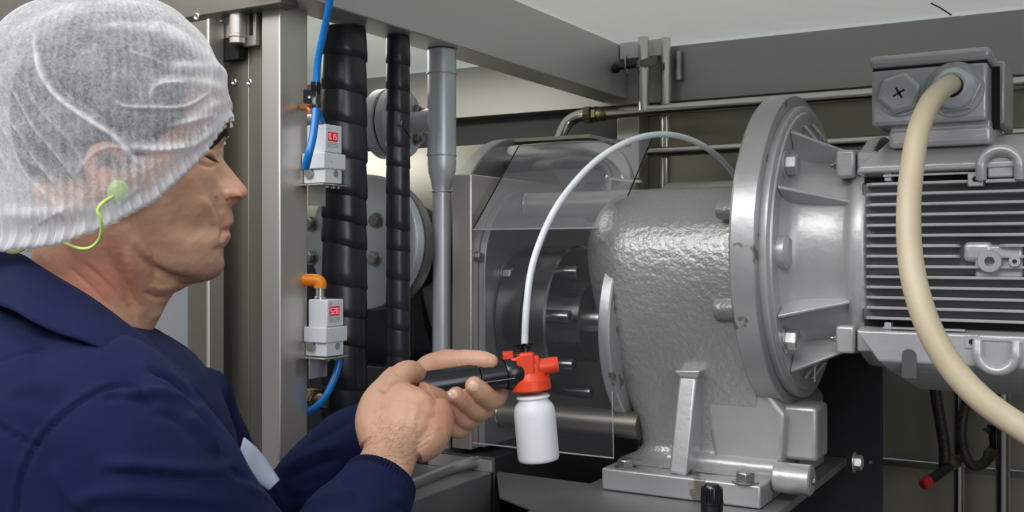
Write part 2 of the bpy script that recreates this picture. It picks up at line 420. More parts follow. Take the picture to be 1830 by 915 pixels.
# ================================================================== SILVER PIPE WITH TEE
gp = thing('silver_pipe', 'silver painted vertical pipe with reducer and flanged branch beside the thinner hose', 'pipe', (-.93, 1.385, 1.15))
gx, gy = -.93, 1.385
obj('upper_pipe', cyl((gx, gy, 1.655), (gx, gy, 1.824), .0232, n=40), 'gal', gp)
obj('reducer', lt([(0, .0156), (.006, .0160), (.018, .0180), (.030, .0218), (.045, .0232), (.060, .0228)], (gx, gy, 1.597), (0, 0, 1), 40), 'gal', gp)
obj('lower_pipe', cyl((gx, gy, 1.15), (gx, gy, 1.600), .0152, n=40), 'gal', gp)
for z, r in ((1.655, .0233), (1.786, .0238), (1.597, .0158)):
    bm = bmesh.new(); pts = [(gx + r * math.cos(a), gy + r * math.sin(a), z + .0006 * math.sin(9 * a) + .0005 * math.sin(17 * a)) for a in [2 * PI * i / 60 for i in range(61)]]
    tube(bm, pts, .0013, n=6, smooth=False); obj('weld', bm, 'gal', gp, sharp=80)
bz = 1.712
obj('branch', lt([(0, .026), (.012, .0215), (.03, .0165), (.10, .0155)], (gx - .010, gy, bz), (-1, 0, 0), 40), 'gal', gp)
obj('flange', lt([(0, .056), (.0015, .058), (.016, .058), (.0175, .056)], (gx - .075, gy, bz), (-1, 0, 0), 56), 'gal', gp)
obj('flange', lt([(0, .056), (.0015, .058), (.020, .058), (.0215, .056)], (gx - .097, gy, bz), (-1, 0, 0), 56), 'gal', gp)
obj('gasket', cyl((gx - .0925, gy, bz), (gx - .097, gy, bz), .053, n=40), 'gap', gp)
obj('far_branch', cyl((gx - .118, gy, bz), (-1.5, gy, bz), .03, n=32), 'drum_end', gp)
for a in (35, -35, 145, -145):
    q = Vector((gx - .075, gy - .041 * math.cos(math.radians(a)), bz + .041 * math.sin(math.radians(a))))
    hexbolt(gp, q, (1, 0, 0), .0085, .009, 'bolt', stud=.006)
# foot ring of the pipe
obj('foot_ring', tb([PZ(640, 905, 1.170), PZ(700, 880, 1.170), PZ(752, 860, 1.170), PZ(800, 840, 1.172), PZ(845, 826, 1.178), PZ(880, 822, 1.172)], .009, n=12), 'drum_end', gp)

# ================================================================== SUPPORT PLATE AND BEARING
sp = thing('support_plate', 'upright stainless plate left of the clear guard carrying the bearing', 'plate', (-.867, 1.55, 1.19))
obj('plate', bx((-.889, 1.352, 1.194), (-.853, 1.78, 1.620)), 'steel', sp, bevel=.0018)
def rrect(y0, y1, z0, z1, r, x, n=10):
    out = []
    for cy, cz, a0 in ((y1 - r, z1 - r, 0), (y0 + r, z1 - r, 90), (y0, z0, None), (y1, z0, None)):
        if a0 is None: out.append((x, cy, cz)); continue
        for i in range(n + 1):
            a = math.radians(a0 + 90 * i / n); out.append((x, cy + r * math.cos(a), cz + r * math.sin(a)))
    return out
obj('rounded_plate', pr(rrect(1.372, 1.76, 1.196, 1.602, .13, -.8525), (.012, 0, 0)), 'drum_end', sp, bevel=.001)
hexbolt(sp, PX(851, 458, -.853), (1, 0, 0), .0072, .008, 'bolt')
hexbolt(sp, PX(902, 490, -.8405), (1, 0, 0), .0115, .014, 'bolt')
hexbolt(sp, (-.8405, 1.70, 1.47), (1, 0, 0), .0115, .014, 'bolt')

HY, HZ = 1.52, 1.387
bh = thing('bearing_housing', 'dark turned steel bearing housing with cap screws behind the orange-red sampler', 'bearing', (-.79, HY, HZ - .123))
obj('rear_ring', lt([(0, .120), (.003, .123), (.046, .123), (.047, .121)], (-.84, HY, HZ), (1, 0, 0), 96), 'turned', bh)
obj('front_ring', lt([(0, .121), (.002, .1235), (.040, .1235), (.043, .1205), (.0432, .06)], (-.792, HY, HZ), (1, 0, 0), 96), 'turned', bh)
obj('hub', lt([(0, .066), (.028, .066), (.030, .064), (.031, .040)], (-.749, HY, HZ), (1, 0, 0), 64), 'turned', bh)
for px, py in ((1008, 486), (992, 566), (1000, 651), (1032, 700)):
    capscrew(bh, PX(px, py, -.7495), (1, 0, 0), .0105, .026)
sh = thing('drive_shaft', 'short bright steel shaft between the bearing hub and the gearbox', 'shaft', (-.68, HY, HZ - .03))
obj('shaft', lt([(0, .031), (.04, .031), (.041, .034), (.10, .034)], (-.72, HY, HZ), (1, 0, 0), 48), 'chrome', sh)

# cross bars between plate and gearbox
def bar(label, a, b, r, ml='steel', weld=True):
    t = thing('tie_bar', label, 'bar', a, 'tie bars between plate and gearbox')
    obj('bar', cyl(a, b, r, n=36), ml, t)
    if weld:
        bm = bmesh.new(); a = Vector(a)
        tube(bm, [a + Vector((.002 + .001 * math.sin(7 * k), r * 1.02 * math.cos(k), r * 1.02 * math.sin(k))) for k in [2 * PI * i / 40 for i in range(41)]], .0022, n=6, smooth=False)
        obj('weld', bm, 'chrome', t, sharp=80)
    return t
bar('upper stainless tie bar crossing behind the clear guard above the bearing', (-.840, 1.507, 1.577), (-.62, 1.507, 1.577), .0205)
bar('lower stainless tie bar behind the white sample bottle', (-.840, 1.42, 1.243), (-.60, 1.42, 1.243), .0205, 'steel_dark')

# stainless elbow and union above the bearing
el = thing('pipe_elbow', 'polished stainless elbow with round clamp union seen through the clear guard', 'elbow', (-.70, 1.6, 1.53))
obj('elbow', tb([(-.93, 1.60, 1.665), (-.80, 1.60, 1.667), (-.745, 1.60, 1.660), (-.718, 1.60, 1.635), (-.712, 1.60, 1.59), (-.712, 1.60, 1.50)], .0245, n=28, k=14), 'chrome', el)
obj('union_nut', lt([(0, .030), (.004, .036), (.024, .036), (.028, .031)], (-.712, 1.60, 1.598), (.18, -.1, 1), 40), 'chrome', el)
obj('lower_nut', lt([(0, .026), (.004, .031), (.022, .031), (.026, .028)], (-.712, 1.60, 1.515), (0, 0, 1), 40), 'chrome', el)
obj('valve_body', lt([(0, .02), (.01, .035), (.05, .035), (.06, .02)], (-.78, 1.60, 1.585), (1, 0, 0), 32), 'black_steel', el)

# ================================================================== CLEAR GUARD
gd = thing('clear_guard', 'bent clear plastic guard with slanted top over the bearing and shaft', 'guard', (-.73, 1.34, 1.2))
gx0, gx1, gz0, gzb, gzt = -.846, -.61, 1.207, 1.534, 1.675
T_ = .003
def slab(a, b, c, d, t):
    a, b, c, d = map(Vector, (a, b, c, d)); nrm = (b - a).cross(d - a).normalized() * t
    return pr([a, b, c, d], nrm)
def onplane(px, py, p0, nrm):
    d_ = P(px, py, 1.0) - cam.location; nrm = Vector(nrm)
    return cam.location + d_ * ((Vector(p0) - cam.location).dot(nrm) / d_.dot(nrm))
fn = Vector((0, 1, 0)); tn_ = Vector((1, 0, 0)).cross(Vector((0, 1.488 - 1.345, gzt - gzb))).normalized()
fp = [Vector((gx0, 1.345, gz0)), Vector((gx1, 1.345, gz0))] + [onplane(x, y, (0, 1.345, 0), fn) for x, y in ((1094, 700), (1082, 640), (1069, 560), (1064, 480), (1064, 440))]
fp.append(Vector((fp[-1].x + .001, 1.345, gzb))); fp.append(Vector((gx0, 1.345, gzb)))
tp_ = [fp[-1].copy(), fp[-2].copy()] + [onplane(x, y, (0, 1.345, gzb), tn_) for x, y in ((1072, 388), (1092, 362), (1122, 350))] + [Vector((gx1, 1.488, gzt)), Vector((gx0, 1.488, gzt))]
obj('front_pane', pr(fp, (0, T_, 0)), 'guard_front', gd)
obj('top_pane', pr(tp_, tn_ * -T_ if tn_.y < 0 else tn_ * T_), 'guard', gd)
def edge(pts, m='guard_edge', r=.0012): obj('edge', tb(pts, r, n=8, smooth=False), m, gd)
edge([fp[-1], fp[-2]]); edge(fp[0:3]); edge(tp_[-2:]); edge(tp_[-3:-1], 'gap', .001); edge([tp_[-1], tp_[0]], 'gap', .001)

# ================================================================== BED
bd = thing('machine_bed', 'dark steel machine bed with folded tray under the gearbox and the support plate', 'machine bed', (-.4, 1.4, 0))
zb = 1.163
obj('bed_plate', bx((-.655, 1.0, zb - .012), (-.372, 1.74, zb)), 'bed', bd, bevel=.001)
e0, e1 = PZ(887, 842, zb), PZ(1048, 868, zb)
b = bmesh.new()
prism(b, [e0, (-.648, e0.y, zb - .001), (-.648, 1.10, zb - .013), PZ(960, 915, zb), P(893, 888, 1.50)], (0, 0, -.003))
obj('folded_tray', b, 'bed', bd, bevel=.0008)
obj('side_channel', bx((-1.06, .90, .95), (-.812, 1.345, 1.165)), 'bed', bd, bevel=.002)
obj('rear_channel', bx((-1.06, 1.353, .95), (-.812, 1.9, 1.186)), 'black_steel', bd, bevel=.002)
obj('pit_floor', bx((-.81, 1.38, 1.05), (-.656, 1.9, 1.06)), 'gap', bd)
obj('channel_lip', bx((-.93, 1.346, 1.165), (-.812, 1.352, 1.183)), 'steel', bd)
obj('under_frame', bx((-1.05, 1.05, .05), (-.372, 1.9, .94)), 'black_steel', bd, bevel=.003)
obj('under_panel', bx((-.655, 1.02, .94), (-.372, 1.03, zb - .013)), 'black_steel', bd)
cg = thing('black_cable_gland', 'black ribbed cable gland standing on the bed in front of the gearbox foot', 'gland', (0, 0, 0))
gpz = P(1272, 890, 1.262); cg.location = (gpz.x, gpz.y, zb)
o_ = Vector((gpz.x, gpz.y, zb))
obj('body', lt([(0, .0135), (.030, .0135), (.031, .0145), (.033, .0145)], o_, (0, 0, 1), 24), 'black_plastic', cg)
bm = bmesh.new()
for i in range(16):
    a = 2 * PI * i / 16
    lathe(bm, [(0, .0022), (.017, .0016)], o_ + Vector((.0115 * math.cos(a), .0115 * math.sin(a), .033)), (0, 0, 1), 8)
obj('ribbed_nut', lathe(bm, [(.033, .0118), (.050, .0112), (.054, .008)], o_, (0, 0, 1), 24), 'black_plastic', cg)
# ================================================================== GEARBOX
AY, AZ = 1.504, 1.500          # motor axis
gb = thing('gearbox', 'rough cast silver gearbox with broad foot and large round mounting flange', 'gearbox', (-.5, AY, 1.163))
def gsec(z, xl, xr, hy, r, n=9):
    """rounded section: left corners rounded by r"""
    out = []
    r = min(r, hy * .98, (xr - xl) * .9)
    out.append((xr, AY - hy, z))
    for i in range(n + 1):
        a = PI * 1.5 - (PI / 2) * i / n
        out.append((xl + r + r * math.cos(a), AY - hy + r + r * math.sin(a), z))
    for i in range(n + 1):
        a = PI - (PI / 2) * i / n
        out.append((xl + r + r * math.cos(a), AY + hy - r + r * math.sin(a), z))
    out.append((xr, AY + hy, z)); return out
lv = [(1.1955, -.628, .135, .05), (1.203, -.612, .112, .05), (1.215, -.606, .100, .05), (1.25, -.618, .100, .055), (1.29, -.636, .104, .06),
      (1.33, -.655, .114, .075), (1.37, -.672, .124, .09), (1.42, -.688, .133, .10), (1.47, -.698, .137, .10), (1.51, -.702, .133, .10), (1.54, -.698, .121, .10),
      (1.563, -.690, .103, .09), (1.580, -.676, .080, .07), (1.592, -.655, .050, .05), (1.597, -.62, .018, .018)]
# refine levels
L2 = []
for i in range(len(lv) - 1):
    for k in range(4):
        t = k / 4; a, c = lv[i], lv[i + 1]; L2.append(tuple(a[j] * (1 - t) + c[j] * t for j in range(4)))
L2.append(lv[-1])
for _ in range(3):
    L3 = [L2[0]] + [tuple([L2[i][0]] + [(L2[i - 1][j] + 2 * L2[i][j] + L2[i + 1][j]) / 4 for j in (1, 2, 3)]) for i in range(1, len(L2) - 1)] + [L2[-1]]
    L2 = L3
b = bmesh.new(); rings = []
for z, xl, hy, r in L2: rings.append([b.verts.new(p) for p in gsec(z, xl, -.42, hy, r)])
for A, B in zip(rings, rings[1:]):
    for i in range(len(A)): b.faces.new((A[i], A[(i + 1) % len(A)], B[(i + 1) % len(A)], B[i]))
b.faces.new(rings[0]); b.faces.new(rings[-1])
obj('housing', b, 'cast', gb, sharp=60)
# raised rear shoulder of the housing
obj('rear_shoulder', lt([(0, .05), (.012, .085), (.03, .098), (.22, .098)], (-.635, AY + .055, 1.512), (1, 0, 0), 64), 'cast', gb, sharp=60)
obj('output_flange', lt([(0, .163), (.002, .165), (.016, .165), (.018, .163)], (-.640, 1.52, 1.387), (1, 0, 0), 80), 'rim', gb)
FZ0, FZ1 = 1.164, 1.195
obj('foot_plate', bx((-.622, 1.330, FZ0), (-.394, 1.68, FZ1)), 'rim', gb, bevel=.003, seg=2)
hexbolt(gb, PZ(1118, 836, FZ1), (0, 0, 1), .0125, .011, 'bolt')
hexbolt(gb, PZ(1332, 862, FZ1), (0, 0, 1), .0135, .013, 'bolt')
hexbolt(gb, (-.60, 1.65, FZ1), (0, 0, 1), .0125, .011, 'bolt')
# front rib: tapered web standing on the foot
def q3(px, py, Y): return PY(px, py, Y)
fT, fB = 1.372, 1.338
front = [q3(1213, 672, fT), q3(1245, 674, fT), q3(1226, 852, fB), q3(1194, 846, fB)]
front = [Vector(p) for p in front]
back = [Vector((p.x, 1.45, p.z)) for p in front]
b = bmesh.new(); A = [b.verts.new(p) for p in front]; B = [b.verts.new(p) for p in back]
b.faces.new(A); b.faces.new(B)
for i in range(4): b.faces.new((A[i], A[(i + 1) % 4], B[(i + 1) % 4], B[i]))
obj('front_rib', b, 'rim', gb, bevel=.004, seg=3)
obj('rib_cap', pr([q3(1203, 662, 1.368), q3(1252, 662, 1.368), q3(1244, 678, 1.370), q3(1213, 676, 1.370)], (0, .06, 0)), 'silver', gb, bevel=.003)
# pedestal right of the rib, dropping to the foot
b = bmesh.new()
prism(b, [q3(1250, 668, 1.40), q3(1345, 660, 1.40), q3(1405, 740, 1.40), (-.385, 1.40, 1.20), q3(1278, 838, 1.40)], (0, .22, 0))
obj('pedestal', b, 'silver', gb, bevel=.008, seg=3, sharp=60)
obj('pedestal_fillet', tb([(-.545, 1.398, 1.203), (-.39, 1.398, 1.203)], .014, n=20, smooth=False), 'silver', gb)
obj('side_leg', bx((-.389, 1.415, 1.215), (-.342, 1.48, 1.290)), 'silver', gb, bevel=.006, seg=3)
obj('end_boss', lt([(0, .018), (.002, .0205), (.048, .0205), (.050, .018)], (-.392, 1.39, 1.196), (1, 0, 0), 32), 'silver', gb)
hexbolt(gb, (-.341, 1.39, 1.196), (1, 0, 0), .006, .004, 'bolt', washer=False)
hexbolt(gb, PX(1526, 826, -.30), (1, 0, 0), .0105, .010, 'bolt_bright')
# flange lugs
for py, r, x0 in ((376, .0125, 1281), (552, .0155, 1277)):
    q = PY(x0, py, 1.372); q.y = 1.374
    obj('lug', lt([(0, r * .8), (.003, r), (-.4215 - q.x, r)], q, (1, 0, 0), 24), 'cast', gb, sharp=60)
# large flange
FR = .2245
obj('mounting_flange', lt([(0, .221), (.0035, FR), (.033, FR), (.0345, .223), (.0346, .15)], (-.4215, AY, AZ), (1, 0, 0), 128), 'rim', gb)

# ================================================================== MOTOR
mo = thing('electric_motor', 'silver electric motor with cooling fins, bell flange and terminal box', 'motor', (-.2, AY, 1.32))
obj('bell_flange', lt([(0, .2065), (.003, .2085), (.010, .2085), (.0115, .206), (.012, .199), (.0145, .1975), (.0147, .14)], (-.387, AY, AZ), (1, 0, 0), 120), 'motor', mo)
obj('bell', lt([(0, .172), (.003, .163), (.010, .153), (.022, .1475), (.050, .1435), (.075, .142), (.080, .1450), (.084, .152), (.089, .158), (.104, .159), (.106, .157)], (-.373, AY, AZ), (1, 0, 0), 96), 'motor', mo, sharp=50)
def rad(x, r, deg):
    a = math.radians(deg); return Vector((x, AY - r * math.cos(a), AZ + r * math.sin(a)))
# gussets: pairs round the bell, a bolt between each pair
def gusset(deg, r0=.193, r1=.146, x0=-.372, x1=-.283, th=.005):
    a = math.radians(deg); n_ = Vector((0, math.sin(a), math.cos(a))) * th
    poly = [rad(x0, r0, deg), rad(x1, r1, deg), rad(x1, .13, deg), rad(x0, .13, deg)]
    obj('gusset', pr([p - n_ / 2 for p in poly], n_), 'motor', mo, bevel=.0015)
for base in (0, 90, 180, 270):
    for s in (-1, 1):
        if base == 0:
            gusset(base + s * 26); gusset(base + s * 56, r0=.196, r1=.152 if s > 0 else .150)
        else:
            gusset(base + s * 32)
        d = base + s * 41
        if base in (0, 180):
            hexbolt(mo, rad(-.3725, .176, d), (1, 0, 0), .0145, .015, 'motor' if (base == 0 and s > 0) else 'bolt_bright')
            lx = -.295
            c_ = rad(lx, .163, d + s * 3)
            obj('clamp_lug', bx(c_ - Vector((.012, .019, .018)), c_ + Vector((.012, .019, .018))), 'motor', mo, bevel=.004, seg=3)
            c2 = c_ + Vector((.027, 0, 0))
            obj('clamp_lug', bx(c2 - Vector((.013, .015, .015)), c2 + Vector((.013, .015, .015))), 'motor', mo, bevel=.003, seg=2)
            hexbolt(mo, c_ - Vector((.012, 0, 0)), (-1, 0, 0), .0065, .005, 'bolt', stud=.004)
            hexbolt(mo, c2 + Vector((.013, 0, 0)), (1, 0, 0), .0075, .009, 'bolt_bright', stud=.012)
# bell bosses
b = bmesh.new(); lathe(b, [(0, .022), (.010, .022), (.014, .017)], rad(-.373, .160, 0), (1, 0, 0), 32)
obj('half_boss', b, 'motor', mo)
for dg in (90, 75, -76, -90):
    obj('short_rib', tb([rad(-.370, .182, dg), rad(-.352, .157, dg)], .003, n=10, smooth=False), 'motor', mo)
obj('pin_rib', cyl(PX(1456, 655, -.355), PX(1456, 682, -.355), .0018, n=10), 'bolt_bright', mo)
obj('pin_rib', cyl(PX(1466, 240, -.358), PX(1466, 264, -.358), .0020, n=10), 'motor', mo)

# motor shell
SX0, SX1 = -.273, .22
obj('shell', lt([(0, .140), (.004, .146), (SX1 - SX0, .146)], (SX0, AY, AZ), (1, 0, 0), 96), 'motor_shade', mo)
obj('side_wall', bx((SX0, 1.362, 1.412), (SX1, 1.50, 1.588)), 'motor_shade', mo, bevel=.003)
# side fins
nf = 14
zf0, zf1 = 1.411, 1.590
for k in range(nf):
    z = zf0 + (zf1 - zf0) * (k + .5) / nf
    segs = [(SX0 + .006, SX1)]
    if k in (6, 7): segs = [(SX0 + .006, -.156), (-.116, SX1)] if k == 7 else [(SX0 + .006, -.156), (-.116, SX1)]
    for (a, c) in segs:
        b = bmesh.new(); th = .0024
        prism(b, [(a, 1.372, z - th), (a + .003, 1.344, z - th * .7), (a + .010, 1.3385, z - th * .55), (c - .004, 1.3385, z - th * .55), (c, 1.345, z - th * .7), (c, 1.372, z - th)], (0, 0, th * 1.5))
        obj('fin', b, 'motor', mo, bevel=.0007, seg=2)
# back side fins, simple
for k in range(nf):
    z = zf0 + (zf1 - zf0) * (k + .5) / nf
    obj('fin', bx((SX0 + .006, 1.64, z - .0014), (SX1, 1.669, z + .0014)), 'motor', mo)
obj('boss_plate', bx((-.152, 1.3445, 1.488), (-.120, 1.370, 1.512)), 'motor', mo, bevel=.006, seg=3)
bp = PY(1769, 467, 1.338)
obj('boss_plate', bx((bp.x - .017, 1.346, bp.z - .019), (bp.x + .034, 1.370, bp.z + .019)), 'motor', mo, bevel=.003)
obj('ring_boss', ringlathe([(0, .0055), (0, .0125), (.003, .0135), (.02, .0135), (.02, .0055)], (bp.x, 1.332, bp.z), (0, 1, 0), 36), 'motor', mo)
obj('ring_boss', ringlathe([(0, .0026), (0, .0062), (.002, .0066), (.02, .0066), (.02, .0026)], (bp.x + .0265, 1.334, bp.z), (0, 1, 0), 28), 'motor', mo)

# end frame between fins and bell
for s in (-1, 1):
    zz = AZ + s * .078
    # upper / lower cast pad with sloped face and slanted left end
    y0, y1 = 1.3345, 1.402
    z0, z1 = AZ + s * .0985, AZ + s * .136
    b = bmesh.new()
    poly = [(y0, z0), (y0, z0 + s * .008), (y1, z1 + s * .006), (AY, z1 + s * .018), (AY, z0 - s * .02), (y0 + .02, z0 - s * .004)]
    if s < 0: poly = [(y0, z0), (y0, z0 - .036), (y0 + .012, z0 - .047), (y1 - .010, z0 - .066), (y1 + .03, z0 - .080), (AY, z0 - .084), (AY, z0 + .02), (y0 + .02, z0 + .004)]
    for mir in (1,):
        A = []; B = []
        for (y, z) in poly:
            sl = (abs(z - z0)) * (.62 if s > 0 else .75)
            A.append(b.verts.new((SX0 - .002 + sl, y, z))); B.append(b.verts.new((SX1, y, z)))
        b.faces.new(A); b.faces.new(B)
        for i in range(len(A)): b.faces.new((A[i], A[(i + 1) % len(A)], B[(i + 1) % len(A)], B[i]))
    obj('upper_pad' if s > 0 else 'lower_pad', b, 'motor', mo, bevel=.0022, seg=3)
    # mirrored half at the back
    obj('rear_pad', bx((SX0, AY, AZ + s * .09), (SX1, 1.66, AZ + s * .145)), 'motor', mo, bevel=.01, seg=3)
# lower pad details: arched recess as a dark patch carrying its shade, groove lines
q = PY(1625, 655, 1.3345)
b = pr([(q.x + .0085 * math.cos(a), 1.3335, q.z + .013 + .0085 * math.sin(a)) for a in [PI * i / 12 for i in range(13)]] + [(q.x - .0085, 1.3335, q.z - .014), (q.x + .0085, 1.3335, q.z - .014)], (0, .0025, 0))
obj('recess_shade', b, 'motor_shade', mo)
for dz in (.0415, .052):
    obj('pad_groove', bx((SX0 + .034, 1.3435 + (dz - .0415) * 1.4, AZ - .0985 - dz), (SX1, 1.350 + (dz - .0415) * 1.4, AZ - .0985 - dz + .0015)), 'motor_shade', mo)
# slots and bridge blocks between pads and fins
for s in (-1, 1):
    zc = AZ + s * .0955
    obj('slot_wall', bx((SX0 + .004, 1.358, zc - .010), (SX1, 1.40, zc + .010)), 'gap', mo)
    for i, x in enumerate(np.linspace(SX0 + .035, SX1, 9)):
        if i == 0 or i == 3 or i > 2:
            obj('bridge', bx((x - .004, 1.342, zc - .008), (x + .004, 1.37, zc + .008)), 'motor', mo, bevel=.001)
    px, py = (1743, 320) if s > 0 else (1737, 611)
    q = PY(px, py, 1.334)
    b = bmesh.new(); box(b, (q.x - .0085, 1.3335, q.z - .0085), (q.x + .0085, 1.352, q.z + .0085))
    obj('square_tab', b, 'motor', mo, bevel=.0012)
    obj('tab_hole', cyl((q.x, 1.3333, q.z), (q.x, 1.3355, q.z), .0034, n=20), 'gap', mo)
    obj('slot_rail', bx((SX0 + .03, 1.3395, zc - s * .0015 - .0012), (q.x - .0085, 1.347, zc - s * .0015 + .0012)), 'motor', mo)
    # lifting eye
    px, py = (1787, 298) if s > 0 else (1781, 632)
    q = PY(px, py, 1.330)
    R = .0205; pts = []
    pts.append((q.x - R, 1.334, q.z - s * .014))
    for i in range(13):
        a = PI - PI * i / 12; pts.append((q.x + R * math.cos(a), 1.331, q.z + s * (R * math.sin(a))))
    pts.append((q.x + R, 1.334, q.z - s * .014))
    obj('lifting_eye', tb(pts, .0062, n=14, k=3), 'motor', mo)
    obj('eye_pad', bx((q.x - .014, 1.336, q.z - .012), (q.x + .014, 1.345, q.z + .012)), 'motor', mo, bevel=.002)
    obj('eye_ledge', bx((q.x - .016, 1.333, q.z - s * .016 - .002), (q.x + .016, 1.35, q.z - s * .016 + .002)), 'motor', mo, bevel=.0008)
# motor stator cowl at the right edge
obj('cowl', lt([(0, .13), (.012, .152), (.03, .158), (.20, .158)], (-.055, AY, 1.520), (1, 0, 0), 72), 'motor', mo, sharp=60)
obj('fan_cover', lt([(0, .170), (.004, .176), (.12, .176), (.135, .165)], (SX1, AY, AZ), (1, 0, 0), 72), 'motor', mo)

# terminal box
bf = 1.352
tl = PY(1557, 222, bf); tr_ = PY(1764, 222, bf)
z0b, z1b, z2b = 1.658, 1.728, 1.745
# neck
obj('box_neck', bx((tl.x + .018, bf + .012, 1.630), (tr_.x + .004, 1.56, 1.6535)), 'motor', mo, bevel=.006, seg=3)
obj('box_collar', bx((tl.x + .020, bf + .014, 1.648), (tr_.x + .002, 1.555, z0b + .001)), 'motor', mo, bevel=.002)
obj('box_body', bx((tl.x, bf, z0b), (tr_.x, 1.56, z1b)), 'motor', mo, bevel=.0045, seg=3)
obj('box_lid', bx((tl.x - .002, bf - .004, z1b + .0012), (tr_.x + .004, 1.575, z2b)), 'motor', mo, bevel=.006, seg=3)
obj('lid_gasket', bx((tl.x + .002, bf + .001, z1b - .002), (tr_.x, 1.56, z1b + .0016)), 'gap', mo)
obj('lid_bracket', bx((tr_.x + .001, 1.395, 1.650), (tr_.x + .010, 1.40, 1.727)), 'gap', mo)
obj('lid_bracket', bx((tr_.x + .002, 1.42, 1.660), (tr_.x + .014, 1.55, 1.738)), 'motor', mo, bevel=.003)
# blanking plug: rounded hex with a cross
pc = PY(1609, 168, bf)
bm = bmesh.new(); lathe(bm, [(0, .0272), (.0012, .0275), (.003, .0275)], pc + Vector((0, .0005, 0)), (0, -1, 0), 48)
obj('plug_seat', bm, 'motor', mo)
obj('blanking_plug', lt([(0, .0262), (.006, .0262), (.0085, .0245)], pc - Vector((0, .002, 0)), (0, -1, 0), 6, rot=.25), 'motor', mo, bevel=.005, seg=4)
for a in (.5, .5 + PI / 2):
    u = Vector((math.cos(a), 0, math.sin(a)))
    v = Vector((-math.sin(a), 0, math.cos(a)))
    c_ = pc - Vector((0, .0106, 0))
    obj('cross_slot', pr([c_ - u * .0075 - v * .0012, c_ + u * .0075 - v * .0012, c_ + u * .0075 + v * .0012, c_ - u * .0075 + v * .0012], (0, .0012, 0)), 'gap', mo)
# gland
gc = PY(1706, 160, bf)
obj('gland_plate', lt([(0, .0335), (.0015, .0335), (.0028, .0325)], gc + Vector((0, .0002, 0)), (0, -1, 0), 56), 'motor', mo)
obj('gland_hex', lt([(0, .0305), (.005, .0305), (.006, .0295)], gc - Vector((0, .002, 0)), (0, -1, 0), 6, rot=.1), 'motor', mo, bevel=.0012)
obj('gland_dome', lt([(0, .0248), (.008, .0248), (.012, .0238), (.019, .0205), (.0225, .0165), (.022, .0134), (.016, .0130)], gc - Vector((0, .008, 0)), (0, -1, 0), 44), 'gal', mo)
obj('gland_seal', lt([(0, .0150), (.0005, .0150)], gc - Vector((0, .0285, 0)), (0, -1, 0), 32), 'rubber', mo)

# ------------------------------------------------------------------ beige hose from the gland
ch_ = thing('beige_cable', 'thick beige cable arching out of the terminal box and down across the motor', 'cable', P(1640, 500, 1.12))
pts = [gc + Vector((.002, .010, 0)), gc + Vector((0, -.022, .003)), P(1686, 158, 1.200), P(1662, 184, 1.170), P(1642, 232, 1.150), P(1630, 300, 1.135), P(1624, 370, 1.12), P(1626, 450, 1.105), P(1638, 520, 1.09), P(1662, 590, 1.075), P(1700, 655, 1.06), P(1752, 712, 1.045), P(1815, 758, 1.03), P(1900, 810, 1.01), P(2020, 880, .98)]
obj('sheath', tb(pts, [.0112, .0120, .0128, .0134, .0134, .0134], n=28, k=10), 'cable', ch_)
# ================================================================== PIPEWORK AT THE BACK
def pipe_thing(name, label, cat, pts, r, ml='chrome', group=None, nuts=(), smooth=False, n=24):
    t = thing(name, label, cat, pts[0], group)
    obj('tube', tb(pts, r, n=n, smooth=smooth), ml, t, sharp=60)
    return t
za = 1.79
up = thing('upper_rail_pipe', 'stainless pipe running along the rear wall under the beam, with elbow and union nuts', 'pipe', (-.9, 1.98, 1.69))
x0 = PY(1062, 205, 1.98)
obj('tube', cyl((x0.x, 1.98, za), (.95, 1.98, za), .0118, n=24), 'chrome', up)
obj('socket', lt([(0, .0135), (.002, .0148), (.022, .0148), (.024, .0135)], (x0.x + .008, 1.98, za), (1, 0, 0), 28), 'brass', up)
obj('union_nut', lt([(0, .019), (.014, .019), (.016, .017)], (x0.x - .020, 1.98, za), (1, 0, 0), 6), 'brass', up, bevel=.001)
obj('union_nut', lt([(0, .017), (.010, .017)], (x0.x - .002, 1.98, za), (1, 0, 0), 6, rot=.5), 'brass', up, bevel=.001)
obj('elbow', tb([(x0.x - .01, 1.98, za), (x0.x - .035, 1.98, za - .001), (x0.x - .058, 1.975, za - .012), (x0.x - .068, 1.965, za - .034), (x0.x - .070, 1.95, za - .060)], .0128, n=20), 'chrome', up)
obj('foot_collar', lt([(0, .019), (.006, .017), (.010, .014)], (x0.x - .070, 1.95, za - .066), (0, 0, 1), 24), 'chrome', up)
zl = 1.704
lx = PY(1160, 272, 1.98)
pipe_thing('lower_rail_pipe', 'thinner stainless pipe along the rear wall below the upper one', 'pipe', [(lx.x, 1.98, zl), (.95, 1.98, zl)], .0102)
v1 = PY(1150, 150, 1.975); v2 = PY(1175, 150, 1.985)
vp = thing('riser_pipe', 'left stainless riser in the rear corner, joined into the upper rail pipe', 'pipe', (v1.x, v1.y, za))
obj('tube', cyl((v1.x, v1.y, za), (v1.x, v1.y, 1.94), .0112, n=24), 'chrome', vp)
obj('joint_collar', lt([(0, .0128), (.016, .0128)], (v1.x, v1.y, zat(133, 2.16)), (0, 0, 1), 24), 'chrome', vp)
vr = thing('riser_pipe', 'right stainless riser in the rear corner, passing down behind both rail pipes', 'pipe', (v2.x, 1.985, 1.2))
vy = 2.005
obj('tube', cyl((v2.x + .01, vy, 1.15), (v2.x + .01, vy, 1.94), .0105, n=24), 'chrome', vr)
obj('spacer', cyl((v2.x + .028, 2.03, 1.855), (v2.x + .028, 2.03, 1.915), .008, n=16), 'bolt', vr)
